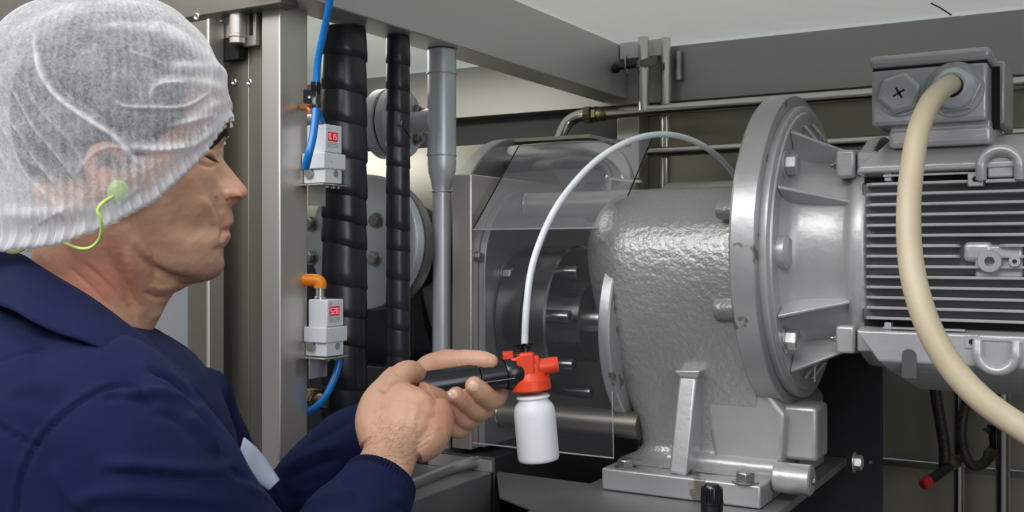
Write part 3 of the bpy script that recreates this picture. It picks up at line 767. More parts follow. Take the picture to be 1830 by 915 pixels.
# valve handle with clamp
vh = thing('valve_clamp', 'small black clamp valve with wing handle on the left riser pipe', 'valve', PY(1140, 130, 1.95))
c_ = Vector((v1.x, v1.y, zat(122, 2.17)))
obj('collar', lt([(0, .0165), (.014, .0165)], c_ - Vector((0, 0, .007)), (0, 0, 1), 24), 'bolt', vh)
obj('wing', pr([c_ + Vector((.0, -.018, .006)), c_ + Vector((.034, -.020, .012)), c_ + Vector((.040, -.020, .004)), c_ + Vector((.034, -.020, -.009)), c_ + Vector((0, -.018, -.006))], (0, .004, 0)), 'steel_dark', vh, bevel=.0008)
obj('disc', ringlathe([(0, .016), (0, .0205), (.003, .0205), (.003, .016)], c_ + Vector((-.034, -.006, 0)), (-1, -.3, 0), 32), 'bolt', vh)
obj('stem', cyl(c_ + Vector((-.055, -.01, -.004)), c_ + Vector((-.01, 0, 0)), .005, n=14), 'rubber', vh)
obj('knob', lt([(0, .006), (.004, .010), (.012, .010), (.015, .006)], c_ + Vector((-.050, -.008, -.004)), (-1, 0, 0), 18), 'rubber', vh)

# ================================================================== LOWER RIGHT: RISERS, DROP HOSES
def riser(px, Y, z0, z1, r, label, grp='dark risers under the motor'):
    q = PY(px, 800, Y)
    t = thing('steel_riser', label, 'pipe', (q.x, Y, z0), grp)
    obj('tube', cyl((q.x, Y, z0), (q.x, Y, z1), r, n=24), 'chrome', t)
    return t, q
r1, q1 = riser(1714, 2.02, .5, 1.35, .0088, 'left thin steel riser behind the black drop hoses under the motor')
r2, q2 = riser(1792, 2.00, .5, 1.35, .0115, 'right steel riser with a black tap handle under the motor')
obj('coupling', lt([(0, .017), (.02, .017)], (q2.x, 2.0, 1.015), (0, 0, 1), 6), 'rubber', r2)
dh = thing('drop_hose', 'dark drop hose ending in a red cap under the motor', 'hose', P(1690, 800, 1.811))
obj('hose', tb([P(1668, 640, 1.811), P(1672, 700, 1.811), P(1680, 750, 1.811), P(1688, 800, 1.811), P(1688, 835, 1.811)], .0098, n=16), 'braid', dh)
obj('valve_stem', cyl(P(1696, 834, 1.801), P(1660, 860, 1.773), .0085, n=16), 'rubber', dh)
obj('red_cap', lt([(0, .0098), (.014, .0105), (.017, .008)], P(1661, 859, 1.773), P(1640, 873, 1.763) - P(1661, 859, 1.773), 20), 'red_cap', dh)
obj('tee_fitting', lt([(0, .011), (.010, .013), (.030, .013), (.036, .009)], P(1690, 832, 1.815), P(1712, 822, 1.839) - P(1690, 832, 1.815), 16), 'brass', dh)
d2 = thing('drop_hose', 'dark looped drop hose joining the tap on the right riser', 'hose', P(1720, 800, 1.830))
obj('hose', tb([P(1744, 640, 1.839), P(1730, 705, 1.830), P(1718, 760, 1.820), P(1722, 805, 1.820), P(1738, 832, 1.820), P(1758, 828, 1.830), P(1768, 814, 1.839)], .0090, n=16), 'braid', d2)
obj('union_nut', lt([(0, .012), (.012, .012)], P(1766, 815, 1.839), P(1784, 800, 1.849) - P(1766, 815, 1.839), 6), 'brass', d2)
obj('union_nut', lt([(0, .014), (.014, .014)], P(1776, 806, 1.844), P(1790, 795, 1.849) - P(1776, 806, 1.844), 6, rot=.4), 'brass', d2)
tp = thing('tap_handle', 'black lever tap handle on the right steel riser', 'tap', P(1775, 790, 1.830))
obj('stem', lt([(0, .006), (.02, .008), (.035, .010)], P(1775, 795, 1.839), (0, 0, 1), 16), 'rubber', tp)
obj('lever', pr([P(1755, 768, 1.830), P(1768, 762, 1.830), P(1786, 764, 1.830), P(1784, 776, 1.830), P(1766, 775, 1.830)], (0, .008, 0)), 'rubber', tp, bevel=.002)
# gusset wall behind the gearbox pedestal, its black also painting the shadow there
sw = thing('motor_support', 'dark upright support plate, its black also standing for the shadow behind the gearbox pedestal', 'support', (-.3, 1.66, zb))
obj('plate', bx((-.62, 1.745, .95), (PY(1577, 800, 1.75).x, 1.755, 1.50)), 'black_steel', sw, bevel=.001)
for px, py in ((1583, 826), (1561, 822), (1500, 858)):
    pass
hexbolt(sw, PY(1556, 826, 1.744), (0, -1, 0), .003, .003, 'bolt', washer=False)

# ================================================================== REGULATORS
SEG = {'0': 'abcdef', '1': 'bc', '2': 'abged', '5': 'afgcd', '6': 'afgedc'}
def digits(txt, parent, X, yc, zc, h, mt='digit'):
    """seven segment digits on a face that looks towards +X; text runs along +Y"""
    wd = h * .52; gap = h * .22; t = h * .13
    n = sum(1 for c in txt if c != '.'); tot = n * wd + (n - 1) * gap; y = yc - tot / 2
    for c in txt:
        if c == '.':
            bm = bx((X, y - gap * .8, zc - h / 2), (X + .0003, y - gap * .8 + t, zc - h / 2 + t)); obj('point', bm, mt, parent); continue
        bm = bmesh.new(); zt, zm, zl_ = zc + h / 2, zc, zc - h / 2
        for s in SEG[c]:
            if s == 'a': box(bm, (X, y, zt - t), (X + .0003, y + wd, zt))
            if s == 'g': box(bm, (X, y, zm - t / 2), (X + .0003, y + wd, zm + t / 2))
            if s == 'd': box(bm, (X, y, zl_), (X + .0003, y + wd, zl_ + t))
            if s == 'f': box(bm, (X, y, zm), (X + .0003, y + t, zt))
            if s == 'b': box(bm, (X, y + wd - t, zm), (X + .0003, y + wd, zt))
            if s == 'e': box(bm, (X, y, zl_), (X + .0003, y + t, zm))
            if s == 'c': box(bm, (X, y + wd - t, zl_), (X + .0003, y + wd, zm))
        obj('digit', bm, mt, parent, smooth=False); y += wd + gap
def regulator(label, px, pyt, pyb, txt):
    XR = -.900
    qt = PX(px, pyt, XR); zt = qt.z; zbm = PX(px, pyb, XR).z; y0 = qt.y
    t = thing('pressure_regulator', label, 'regulator', (XR - .02, y0 + .02, zbm), 'white pressure regulators beside the corner post')
    H = zt - zbm; zm = zbm + H * .50
    t_up = obj('display_housing', bx((XR - .034, y0 + .002, zm), (XR - .003, y0 + .034, zt)), 'white_plastic', t, bevel=.0018, seg=3)
    obj('face_plate', bx((XR - .0035, y0 + .001, zm + .002), (XR, y0 + .0345, zt)), 'white_plastic', t, bevel=.001, seg=2)
    obj('base_block', bx((XR - .038, y0 - .003, zbm + H * .24), (XR + .001, y0 + .042, zm + .001)), 'white_plastic', t, bevel=.0015, seg=3)
    obj('port_block', bx((XR - .038, y0 + .001, zbm), (XR - .001, y0 + .036, zbm + H * .26)), 'white_plastic', t, bevel=.001, seg=2)
    obj('side_tab', bx((XR - .020, y0 + .036, zbm + H * .14), (XR - .006, y0 + .041, zbm + H * .22)), 'white_plastic', t, bevel=.0008)
    zc = zm + (zt - zm) * .58
    d = obj('display', bx((XR - .0001, y0 + .0055, zc - .0055), (XR + .0004, y0 + .0255, zc + .0065)), 'red_lcd', t)
    digits(txt, d, XR + .0005, y0 + .0150, zc + .0005, .0080)
    # printing above and below the display, too small to read: short grey strokes
    bm = bmesh.new()
    rr = random.Random(3)
    for (ya, yb_, z) in ((.005, .011, zc + .0095), (.024, .026, zc + .0095)):
        box(bm, (XR, y0 + ya, z), (XR + .0002, y0 + yb_, z + .0011))
    for r in range(4):
        y = .005
        while y < .0265:
            l_ = rr.uniform(.001, .0035); box(bm, (XR, y0 + y, zc - .0085 - r * .0019), (XR + .0002, y0 + min(y + l_, .0275), zc - .0085 - r * .0019 + .0009)); y += l_ + rr.uniform(.0006, .0016)
    obj('print', bm, 'print', t, smooth=False)
    zp = zbm + H * .17
    obj('port', ringlathe([(0, .0022), (0, .0044), (.0006, .0046), (.0006, .0022)], (XR - .0004, y0 + .0225, zp), (1, 0, 0), 24), 'print', t)
    obj('port_bore', cyl((XR - .0006, y0 + .0225, zp), (XR - .0002, y0 + .0225, zp), .0030, n=20), 'print', t)
    obj('port', lt([(0, .0065), (.004, .0065)], (XR - .026, y0 - .004 + .004, zp), (0, -1, 0), 24), 'bolt', t, label='round side port facing the post')
    obj('pin_hole', cyl((XR + .0009, y0 + .012, zbm + H * .36), (XR + .0013, y0 + .012, zbm + H * .36), .0008, n=10), 'print', t)
    obj('bracket', bx((XR - .040, y0 - .006, zbm - .0035), (XR + .0015, y0 + .045, zbm - .0015)), 'steel', t, bevel=.0005)
    obj('bracket_leg', bx((XR - .026, y0 - .006, zbm - .030), (XR - .0245, y0 + .030, zbm - .002)), 'steel', t)
    for yy in (.010, .024, .034):
        obj('bracket_screw', lt([(0, .0036), (.003, .0034)], (XR - .006, y0 + yy, zbm - .0036), (0, 0, -1), 16), 'bolt', t)
    return t, Vector((XR, y0, zt)), zbm
ra, pa, zba = regulator('upper white pressure regulator with red display, fed by the blue tube', 581, 221, 326, '0.15')
rb, pb, zbb = regulator('lower white pressure regulator with red display under an orange fitting', 584, 536, 638, '5.20')
# orange elbow fitting
of = thing('orange_fitting', 'orange push-in elbow on top of the lower white regulator', 'fitting', P(567, 530, 1.385))
ob_ = Vector((-.922, pb.y + .012, pb.z))
obj('stem', lt([(0, .0075), (.003, .0075), (.004, .0058), (.016, .0058)], ob_, (0, 0, 1), 24), 'bolt_bright', of)
obj('elbow', tb([ob_ + Vector((0, 0, .015)), ob_ + Vector((0, 0, .0225)), ob_ + Vector((-.006, -.003, .0255)), ob_ + Vector((-.024, -.012, .026))], .0085, n=20), 'orange', of)
# blue tubes
bt = thing('blue_air_tube', 'bright blue air tube dropping from the beam through a black connector to the upper regulator', 'tube', P(580, 80, 1.36))
obj('tube', tb([P(592, -30, 1.30), P(588, 10, 1.31), P(578, 60, 1.33), P(568, 110, 1.345), P(565, 160, 1.35)], .0047, n=18), 'blue', bt)
obj('tube', tb([P(565, 190, 1.35), P(563, 215, 1.345), P(559, 245, 1.34), P(552, 275, 1.335), P(546, 300, 1.345)], .0052, n=18), 'blue', bt)
obj('branch_tube', tb([P(568, 196, 1.36), P(574, 212, 1.375), P(579, 226, 1.395)], .0038, n=14), 'blue', bt)
cn = thing('tube_connector', 'black push-in connector joining the blue air tube', 'connector', P(563, 170, 1.35))
c0, c1 = P(565, 193, 1.35), P(564, 147, 1.35)
obj('body', lt([(0, .0064), (.008, .0066), (.009, .0060), (.024, .0060), (.025, .0066), (.0335, .0064)], c0, c1 - c0, 24), 'black_plastic', cn)
for c_, s in ((c0, -1), (c1, 1)): obj('release_ring', lt([(0, .0058), (.0018, .0058)], c_, (0, 0, s), 24), 'blue', cn)
obj('tee_block', obj and bx(P(549, 186, 1.368) - Vector((0, 0, 0)), P(560, 158, 1.352)), 'black_plastic', cn, bevel=.001)
obj('pin', lt([(0, .0018), (.002, .0018)], P(553, 174, 1.352), (.5, -.8, 0), 10), 'bolt_bright', cn)
cf = thing('copper_fitting', 'small copper coloured fitting peeking out beside the post below the black connector', 'fitting', P(552, 195, 1.37))
obj('elbow', tb([P(540, 192, 1.385), P(549, 192, 1.375), P(554, 196, 1.37), P(555, 204, 1.37)], .0045, n=14), 'copper', cf)
b2_ = thing('blue_air_tube', 'darker blue air tube curving down from under the lower regulator', 'tube', P(580, 690, 1.40))
obj('tube', tb([P(607, 636, 1.410), P(604, 655, 1.408), P(596, 680, 1.402), P(582, 708, 1.397), P(566, 726, 1.397), P(548, 737, 1.405)], .0050, n=18), 'blue', b2_)
# pipe fitting in the dark low beside the post
lf = thing('hex_fitting', 'dull hex fitting low in the dark beside the corner post', 'fitting', P(560, 715, 1.46))
obj('nut', lt([(0, .017), (.022, .017), (.025, .014)], P(548, 712, 1.50), (1, -.2, 0), 6), 'brass', lf, bevel=.001)
obj('body', lt([(0, .010), (.02, .010)], P(548, 712, 1.50) + Vector((.024, -.004, 0)), (1, -.2, 0), 16), 'brass', lf)

# ================================================================== SAMPLER (held in the hands)
D0 = 1.185
ha, hb = P(762, 690, 1.170), P(930, 664, 1.205)
hx = (hb - ha); L_ = hx.length; hd = hx.normalized()
tk = thing('bottle_sampler', 'handheld sampler with black handle and orange-red head', 'sampler', P(945, 690, 1.205))
obj('rear_grip', lt([(-.012, .010), (-.011, .0145), (.0, .0170), (.060, .0172)], ha, hd, 40), 'black_plastic', tk)
obj('middle_grip', lt([(.0615, .0166), (.092, .0166)], ha, hd, 40), 'black_plastic', tk)
obj('front_grip', lt([(.0925, .0180), (.094, .0188), (L_ - .003, .0198), (L_, .0185)], ha, hd, 40), 'black_plastic', tk)
# metal clip on the middle grip
cu = Vector((0, 0, 1)); side = hd.cross(cu).normalized(); 
toc = (cam.location - ha).normalized(); toc = (toc - hd * toc.dot(hd)).normalized(); upv = toc.cross(hd).normalized()
if upv.z < 0: upv = -upv
cl = bmesh.new()
for a, c2 in ((.064, .099),):
    p0 = ha + hd * a + toc * .0160 - upv * .0060; p1 = ha + hd * c2 + toc * .0178 - upv * .0066; p2 = ha + hd * c2 + toc * .0188 - upv * .0022
    tube(cl, [p0, p1], .0005, n=6, smooth=False); tube(cl, [p1, p2], .0005, n=6, smooth=False)
obj('clip', cl, 'chrome', tk)
# bottle axis
bt0, bt1 = P(952, 702, 1.205), P(963, 823, 1.205)
bax = (bt1 - bt0).normalized(); BL = (bt1 - bt0).length
up_ = -bax
r_, k_ = 'red_plastic', None
hc = P(948, 668, 1.205)
sx = (Vector((c30, s30, 0)) - bax * Vector((c30, s30, 0)).dot(bax)).normalized()
sy = sx.cross(up_).normalized()
def lb(c, hx_, hy_, hz_):
    """box aligned with the sampler: sx, sy, up_"""
    bm = bx((-hx_, -hy_, -hz_), (hx_, hy_, hz_))
    m = Matrix((sx, sy, up_)).transposed().to_4x4(); m.translation = Vector(c)
    bmesh.ops.transform(bm, matrix=m, verts=bm.verts); return bm
def hp(px, py, dd=0): return P(px, py, 1.205 + dd)
obj('screw_cap', lt([(0, .0228), (.0015, .0240), (.0115, .0232), (.0125, .0215)], hp(949, 697), up_, 44), r_, tk)
obj('cap_skirt', lt([(0, .0215), (.008, .0195), (.014, .0165)], hp(948, 680), up_, 40), r_, tk)
obj('head_block', lb(hp(940, 664), .0165, .0150, .0185), r_, tk, bevel=.0028, seg=3)
obj('head_tower', lb(hp(942, 652, -.010), .0085, .0085, .0145), r_, tk, bevel=.003, seg=3)
obj('head_shoulder', lb(hp(908, 635), .0060, .0125, .0040), r_, tk, bevel=.001)
obj('front_web', lb(hp(930, 668, -.0155), .0032, .0030, .0200), r_, tk, bevel=.0012)
obj('front_web', lb(hp(955, 672, -.0145), .0050, .0022, .0130), r_, tk, bevel=.0010)
obj('head_collar', lt([(0, .0205), (.010, .0208)], hp(916, 667), hd, 40), r_, tk)
obj('nozzle', lt([(0, .0098), (.026, .0092), (.0275, .0082)], hp(956, 657, -.004), (P(990, 652, 1.20) - P(956, 657, 1.20)), 30), r_, tk)
obj('nozzle_gusset', lb(hp(966, 668), .0100, .0040, .0080), r_, tk, bevel=.002)
bm = bmesh.new(); k0 = hp(938, 631)
lathe(bm, [(0, .0062), (.004, .0058), (.0045, .009), (.0065, .009), (.007, .0050), (.0115, .0050)], k0, up_, 24)
for i in range(10):
    a = 2 * PI * i / 10; d_ = sx * math.cos(a) + sy * math.sin(a); d2_ = up_.cross(d_)
    c_ = k0 + up_ * .0085 + d_ * .0095
    prism(bm, [c_ - d_ * .004 - d2_ * .0016, c_ + d_ * .004 - d2_ * .0016, c_ + d_ * .004 + d2_ * .0016, c_ - d_ * .004 + d2_ * .0016], up_ * .0028)
obj('tube_clamp', bm, 'black_plastic', tk)
obj('strap', tb([hp(948, 632, -.004), hp(960, 632, -.004), hp(973, 640, -.004), hp(986, 648, 0)], .0009, n=8), 'black_plastic', tk)
bo = thing('sample_bottle', 'white plastic sample bottle screwed under the orange-red head', 'bottle', bt1)
obj('bottle_body', lt([(.002, .0168), (.004, .0196), (.0055, .0196), (.007, .0172), (.010, .0180), (.014, .0218), (.019, .0238), (.026, .0243), (BL - .0045, .0243), (BL - .001, .0232), (BL, .0205)], bt0, bax, 48), 'bottle', bo, sharp=60)
wt = thing('sample_tube', 'milky white plastic tube arching from the sampler over the gearbox', 'tube', hp(938, 610))
obj('tube', tb([hp(938, 628), hp(938, 605), P(940, 560, 1.205), P(947, 495, 1.215), P(962, 440, 1.23), P(990, 378, 1.25), P(1028, 325, 1.275), P(1075, 280, 1.31), P(1130, 250, 1.35), P(1185, 240, 1.40), P(1235, 250, 1.45), P(1275, 273, 1.50), P(1302, 300, 1.54), P(1318, 325, 1.57), P(1330, 360, 1.60)], .0041, n=18, k=8), 'tube_white', wt)
# ================================================================== THE MAN
def npverts(me):
    a = np.empty(len(me.vertices) * 3); me.vertices.foreach_get('co', a); return a.reshape(-1, 3)
def npnorm(me):
    a = np.empty(len(me.vertices) * 3); me.vertex_normals.foreach_get('vector', a); return a.reshape(-1, 3)
def setverts(me, v): me.vertices.foreach_set('co', v.astype(np.float32).ravel()); me.update()
def px_of(v):
    xr = v[:, 0] * c30 + v[:, 1] * s30; d = -v[:, 0] * s30 + v[:, 1] * c30
    return CX + F * xr / d, CY - F * (v[:, 2] - CH) / d, d
def polydist(x, y, pts):
    best = np.full(len(x), 1e9); tt = np.zeros(len(x)); m = len(pts) - 1
    for i in range(m):
        ax, ay = pts[i]; bx_, by = pts[i + 1]; dx, dy = bx_ - ax, by - ay; L = dx * dx + dy * dy + 1e-9
        t = np.clip(((x - ax) * dx + (y - ay) * dy) / L, 0, 1)
        q = np.hypot(x - ax - t * dx, y - ay - t * dy)
        k = q < best; best[k] = q[k]; tt[k] = (i + t[k]) / m
    return best, tt
def spl2(pts, k=8): return [(p.x, p.y) for p in crom([Vector((a, b, 0)) for a, b in pts], k)]
def sculpt(me, strokes, dmax=None, dmin=None):
    """push real geometry in or out along drawn creases (measured where they lie on the surface facing the viewer)"""
    v = npverts(me); n = npnorm(me); x, y, d = px_of(v)
    toc = np.array([0, 0, CH]) - v; toc /= np.linalg.norm(toc, axis=1)[:, None]
    fac = np.clip((n * toc).sum(1) * 3, 0, 1)
    if dmax is not None: fac = fac * (d < dmax)
    if dmin is not None: fac = fac * (d > dmin)
    disp = np.zeros(len(v)); idx0 = np.where(fac > 0)[0]; xs, ys = x[idx0], y[idx0]
    for st in strokes:
        pts, wd, h = st[0], st[1], st[2]; taper = len(st) > 3 and st[3]
        pts = spl2(pts) if len(pts) > 2 else pts
        X = [p[0] for p in pts]; Y = [p[1] for p in pts]
        k = (xs > min(X) - 3 * wd) & (xs < max(X) + 3 * wd) & (ys > min(Y) - 3 * wd) & (ys < max(Y) + 3 * wd)
        if not k.any(): continue
        q, t = polydist(xs[k], ys[k], pts)
        g = h * np.exp(-(q / wd) ** 2)
        if taper: g = g * np.clip(np.minimum(t, 1 - t) * 4, .0, 1)
        disp[idx0[k]] += g * fac[idx0[k]]
    setverts(me, v + n * disp[:, None])
def fbm(v, scale, seed=0, oct=3):
    rg = np.random.RandomState(seed); out = np.zeros(len(v))
    for o in range(oct):
        for _ in range(5):
            k = rg.normal(size=3) * scale * 2 ** o; out += np.sin(v @ k + rg.uniform(0, 6.28)) * .5 ** o / 5
    return out
def remesh(bm, vox, smooth=4, fac=.5):
    me = bpy.data.meshes.new('t'); bmesh.ops.recalc_face_normals(bm, faces=bm.faces); bm.to_mesh(me); bm.free()
    o = bpy.data.objects.new('t', me); C.objects.link(o)
    r = o.modifiers.new('r', 'REMESH'); r.mode = 'VOXEL'; r.voxel_size = vox; r.adaptivity = 0
    if smooth:
        s = o.modifiers.new('s', 'SMOOTH'); s.factor = fac; s.iterations = smooth
    dg = bpy.context.evaluated_depsgraph_get(); ev = o.evaluated_get(dg)
    out = bpy.data.meshes.new_from_object(ev, depsgraph=dg)
    bpy.data.objects.remove(o); bpy.data.meshes.remove(me)
    return out
def meobj(name, me, mt, parent, off, smooth_iter=0, label=None):
    v = npverts(me) - np.array(off); setverts(me, v)
    me.materials.clear(); me.materials.append(M[mt]) ; me.name = name
    me.polygons.foreach_set('use_smooth', [True] * len(me.polygons))
    o = bpy.data.objects.new(name, me); C.objects.link(o)
    if parent is not None: o.parent = parent
    if label: o['label'] = label
    return o
def loft(bm, rings, cap=True):
    R = [[bm.verts.new(p) for p in r] for r in rings]; n = len(R[0])
    for A, B in zip(R, R[1:]):
        for i in range(n): bm.faces.new((A[i], A[(i + 1) % n], B[(i + 1) % n], B[i]))
    if cap: bm.faces.new(R[0]); bm.faces.new(R[-1])
    return bm

# ---- skin and cloth materials
def skin_mat():
    m, n, l, b = nt('skin')
    tc = n.new('ShaderNodeTexCoord')
    n1 = n.new('ShaderNodeTexNoise'); n1.inputs['Scale'].default_value = 14; n1.inputs['Detail'].default_value = 3
    n2 = n.new('ShaderNodeTexNoise'); n2.inputs['Scale'].default_value = 120; n2.inputs['Detail'].default_value = 4
    l.new(tc.outputs['Object'], n1.inputs[0]); l.new(tc.outputs['Object'], n2.inputs[0])
    cr = n.new('ShaderNodeValToRGB'); l.new(n1.outputs[0], cr.inputs[0])
    cr.color_ramp.elements[0].position = .35; cr.color_ramp.elements[0].color = (.54, .29, .185, 1)
    cr.color_ramp.elements[1].position = .65; cr.color_ramp.elements[1].color = (.67, .395, .265, 1)
    at = n.new('ShaderNodeAttribute'); at.attribute_name = 'tone'      # ruddy neck, nose and ear; dark beard shade
    sp_ = n.new('ShaderNodeSeparateColor'); l.new(at.outputs['Color'], sp_.inputs[0])
    mx = n.new('ShaderNodeMix'); mx.data_type = 'RGBA'; mx.inputs['B'].default_value = (.56, .19, .13, 1)
    l.new(sp_.outputs[0], mx.inputs['Factor']); l.new(cr.outputs[0], mx.inputs['A'])
    mb = n.new('ShaderNodeMix'); mb.data_type = 'RGBA'; mb.inputs['B'].default_value = (.27, .17, .125, 1)
    mu = n.new('ShaderNodeMath'); mu.operation = 'MULTIPLY'; l.new(sp_.outputs[1], mu.inputs[0])
    mr2 = n.new('ShaderNodeMapRange'); mr2.inputs[1].default_value = .35; mr2.inputs[2].default_value = .65; mr2.inputs[3].default_value = .6
    l.new(n2.outputs[0], mr2.inputs[0]); l.new(mr2.outputs[0], mu.inputs[1])
    l.new(mu.outputs[0], mb.inputs['Factor']); l.new(mx.outputs['Result'], mb.inputs['A'])
    ml = n.new('ShaderNodeMix'); ml.data_type = 'RGBA'; ml.inputs['B'].default_value = (.70, .46, .38, 1)
    l.new(sp_.outputs[2], ml.inputs['Factor']); l.new(mb.outputs['Result'], ml.inputs['A'])
    l.new(ml.outputs['Result'], b.inputs['Base Color'])
    b.inputs['Roughness'].default_value = .5
    b.inputs['Subsurface Weight'].default_value = .18; b.inputs['Subsurface Radius'].default_value = (.010, .004, .002); b.inputs['Subsurface Scale'].default_value = .4
    bp = n.new('ShaderNodeBump'); bp.inputs['Distance'].default_value = .0010; bp.inputs['Strength'].default_value = .9
    l.new(n2.outputs[0], bp.inputs['Height']); l.new(bp.outputs[0], b.inputs['Normal'])
    return m
M['skin'] = skin_mat()
def cloth_mat(name, a, c, rib=None):
    m, n, l, b = nt(name)
    tc = n.new('ShaderNodeTexCoord')
    n1 = n.new('ShaderNodeTexNoise'); n1.inputs['Scale'].default_value = 9; n1.inputs['Detail'].default_value = 5
    n2 = n.new('ShaderNodeTexNoise'); n2.inputs['Scale'].default_value = 900; n2.inputs['Detail'].default_value = 2
    l.new(tc.outputs['Object'], n1.inputs[0]); l.new(tc.outputs['Object'], n2.inputs[0])
    cr = n.new('ShaderNodeValToRGB'); l.new(n1.outputs[0], cr.inputs[0])
    cr.color_ramp.elements[0].position = .3; cr.color_ramp.elements[0].color = (*a, 1)
    cr.color_ramp.elements[1].position = .7; cr.color_ramp.elements[1].color = (*c, 1)
    l.new(cr.outputs[0], b.inputs['Base Color'])
    b.inputs['Roughness'].default_value = .85; b.inputs['Specular IOR Level'].default_value = .2
    b.inputs['Sheen Weight'].default_value = .03; b.inputs['Sheen Tint'].default_value = (.4, .5, 1, 1)
    bp = n.new('ShaderNodeBump'); bp.inputs['Distance'].default_value = .0004; bp.inputs['Strength'].default_value = .5
    l.new(n2.outputs[0], bp.inputs['Height']); l.new(bp.outputs[0], b.inputs['Normal'])
    return m
M['navy'] = cloth_mat('navy_twill', (.0045, .0078, .043), (.0072, .0122, .062))
M['navy_rib'] = cloth_mat('navy_rib_knit', (.004, .006, .030), (.006, .009, .042))
M['patch'] = cloth_mat('pale_blue_patch', (.55, .62, .78), (.60, .67, .82))
M['white_thread'] = mat('white_thread', (.8, .8, .82), .8)
M['hair'] = mat('dark_hair', (.05, .055, .07), .8, 0, .3, 60, .002, 220, col2=(.018, .019, .026))
M['brow'] = mat('dark_brow', (.025, .018, .014), .7)
M['eye_white'] = mat('eye_white', (.75, .72, .70), .2)
M['plug'] = mat('yellow_green_foam', (.62, .90, .22), .55, 0, .05, 60, emit=None)
def net_mat():
    m, n, l, b = nt('hairnet_nonwoven'); n.remove(b); out = n['Material Output']
    tc = n.new('ShaderNodeTexCoord')
    mp = n.new('ShaderNodeMapping'); mp.inputs['Scale'].default_value = (1, 1, 1.0); l.new(tc.outputs['Object'], mp.inputs[0])
    # fibre web: stretched distorted noise
    f1 = n.new('ShaderNodeTexNoise'); f1.inputs['Scale'].default_value = 260; f1.inputs['Detail'].default_value = 6; f1.inputs['Roughness'].default_value = .75; f1.inputs['Distortion'].default_value = .9
    f2 = n.new('ShaderNodeTexNoise'); f2.inputs['Scale'].default_value = 26; f2.inputs['Detail'].default_value = 4
    l.new(mp.outputs[0], f1.inputs[0]); l.new(mp.outputs[0], f2.inputs[0])
    r1 = n.new('ShaderNodeMapRange'); r1.inputs[1].default_value = .38; r1.inputs[2].default_value = .66; r1.inputs[3].default_value = -.13; r1.inputs[4].default_value = .20
    r2 = n.new('ShaderNodeMapRange'); r2.inputs[1].default_value = .3; r2.inputs[2].default_value = .7; r2.inputs[3].default_value = -.05; r2.inputs[4].default_value = .08
    l.new(f1.outputs[0], r1.inputs[0]); l.new(f2.outputs[0], r2.inputs[0])
    at = n.new('ShaderNodeAttribute'); at.attribute_name = 'layers'    # doubled material in folds and along the band
    a1 = n.new('ShaderNodeMath'); a1.operation = 'ADD'; l.new(r1.outputs[0], a1.inputs[0]); l.new(r2.outputs[0], a1.inputs[1])
    a2 = n.new('ShaderNodeMath'); a2.operation = 'ADD'; l.new(a1.outputs[0], a2.inputs[0]); l.new(at.outputs['Fac'], a2.inputs[1])
    a3 = n.new('ShaderNodeMath'); a3.operation = 'ADD'; a3.use_clamp = True; a3.inputs[1].default_value = .36; l.new(a2.outputs[0], a3.inputs[0])
    tr = n.new('ShaderNodeBsdfTransparent'); tr.inputs[0].default_value = (1, 1, 1, 1)
    df = n.new('ShaderNodeBsdfDiffuse'); df.inputs[0].default_value = (.88, .89, .93, 1)
    tl_ = n.new('ShaderNodeBsdfTranslucent'); tl_.inputs[0].default_value = (.85, .87, .92, 1)
    m1 = n.new('ShaderNodeMixShader'); m1.inputs[0].default_value = .3; l.new(df.outputs[0], m1.inputs[1]); l.new(tl_.outputs[0], m1.inputs[2])
    m2 = n.new('ShaderNodeMixShader'); l.new(a3.outputs[0], m2.inputs[0]); l.new(tr.outputs[0], m2.inputs[1]); l.new(m1.outputs[0], m2.inputs[2])
    l.new(m2.outputs[0], out.inputs[0]); return m
M['net'] = net_mat()

man = thing('person', 'man in navy coverall and white hairnet looking right, holding the sampler with both hands', 'person', cw(-.39, 1.0, 0))
MO = Vector(man.location)

# ------------------------------------------------------------------ HEAD (local frame: u forward, v towards the viewer, w up)
PSI = math.radians(12); cps, sps = math.cos(PSI), math.sin(PSI)
HXR, HD, HZ0 = (215 - CX) / F, 1.0, zat(270, 1.0)
def hl(u, v, w_): return cw(HXR + u * cps + v * sps, HD + u * sps - v * cps, HZ0 + w_)
def U(px): return ((px - CX) / F - HXR) / (cps - sps * (px - CX) / F)
def W(py): return (CY - py) * 1.015 / F - (HZ0 - CH)
HT = [  # py, front px, back px, half width
    (44, 232, 200, .012), (50, 268, 160, .036), (62, 305, 125, .052), (84, 341, 92, .064), (112, 368, 66, .071), (150, 389, 47, .076), (190, 400, 39, .078),
    (218, 405, 37, .078), (234, 407, 38, .077), (250, 402, 40, .076), (262, 396, 42, .075), (275, 394, 45, .073), (288, 397, 50, .072), (305, 402, 58, .071), (330, 407, 74, .069),
    (352, 410, 95, .067), (364, 411, 110, .065), (374, 414, 120, .063), (386, 417.5, 130, .061), (396, 418, 140, .0595), (404, 413, 150, .058), (411, 408.5, 155, .057),
    (417, 411.5, 160, .056), (424, 413, 165, .0545), (432, 409, 172, .053), (443, 399, 180, .050), (455, 398, 190, .047), (468, 401.5, 200, .0435), (480, 400, 212, .039), (490, 394, 226, .033), (498, 383, 245, .026), (504, 366, 270, .016), (507, 345, 290, .006)]
ys_ = [t[0] for t in HT]
BY = [44, 50, 62, 84, 112, 150, 190, 218, 234, 262, 300, 350, 400, 440, 470, 490, 500, 507]
BF = [232, 268, 305, 341, 368, 389, 399, 402, 402, 396, 398, 401, 400, 395, 391, 383, 370, 345]
def it(py, k): return float(np.interp(py, ys_, [t[k] for t in HT]))
nosey = [262, 275, 288, 297, 310, 321, 330, 337, 343, 349, 353, 357, 361, 366, 372]
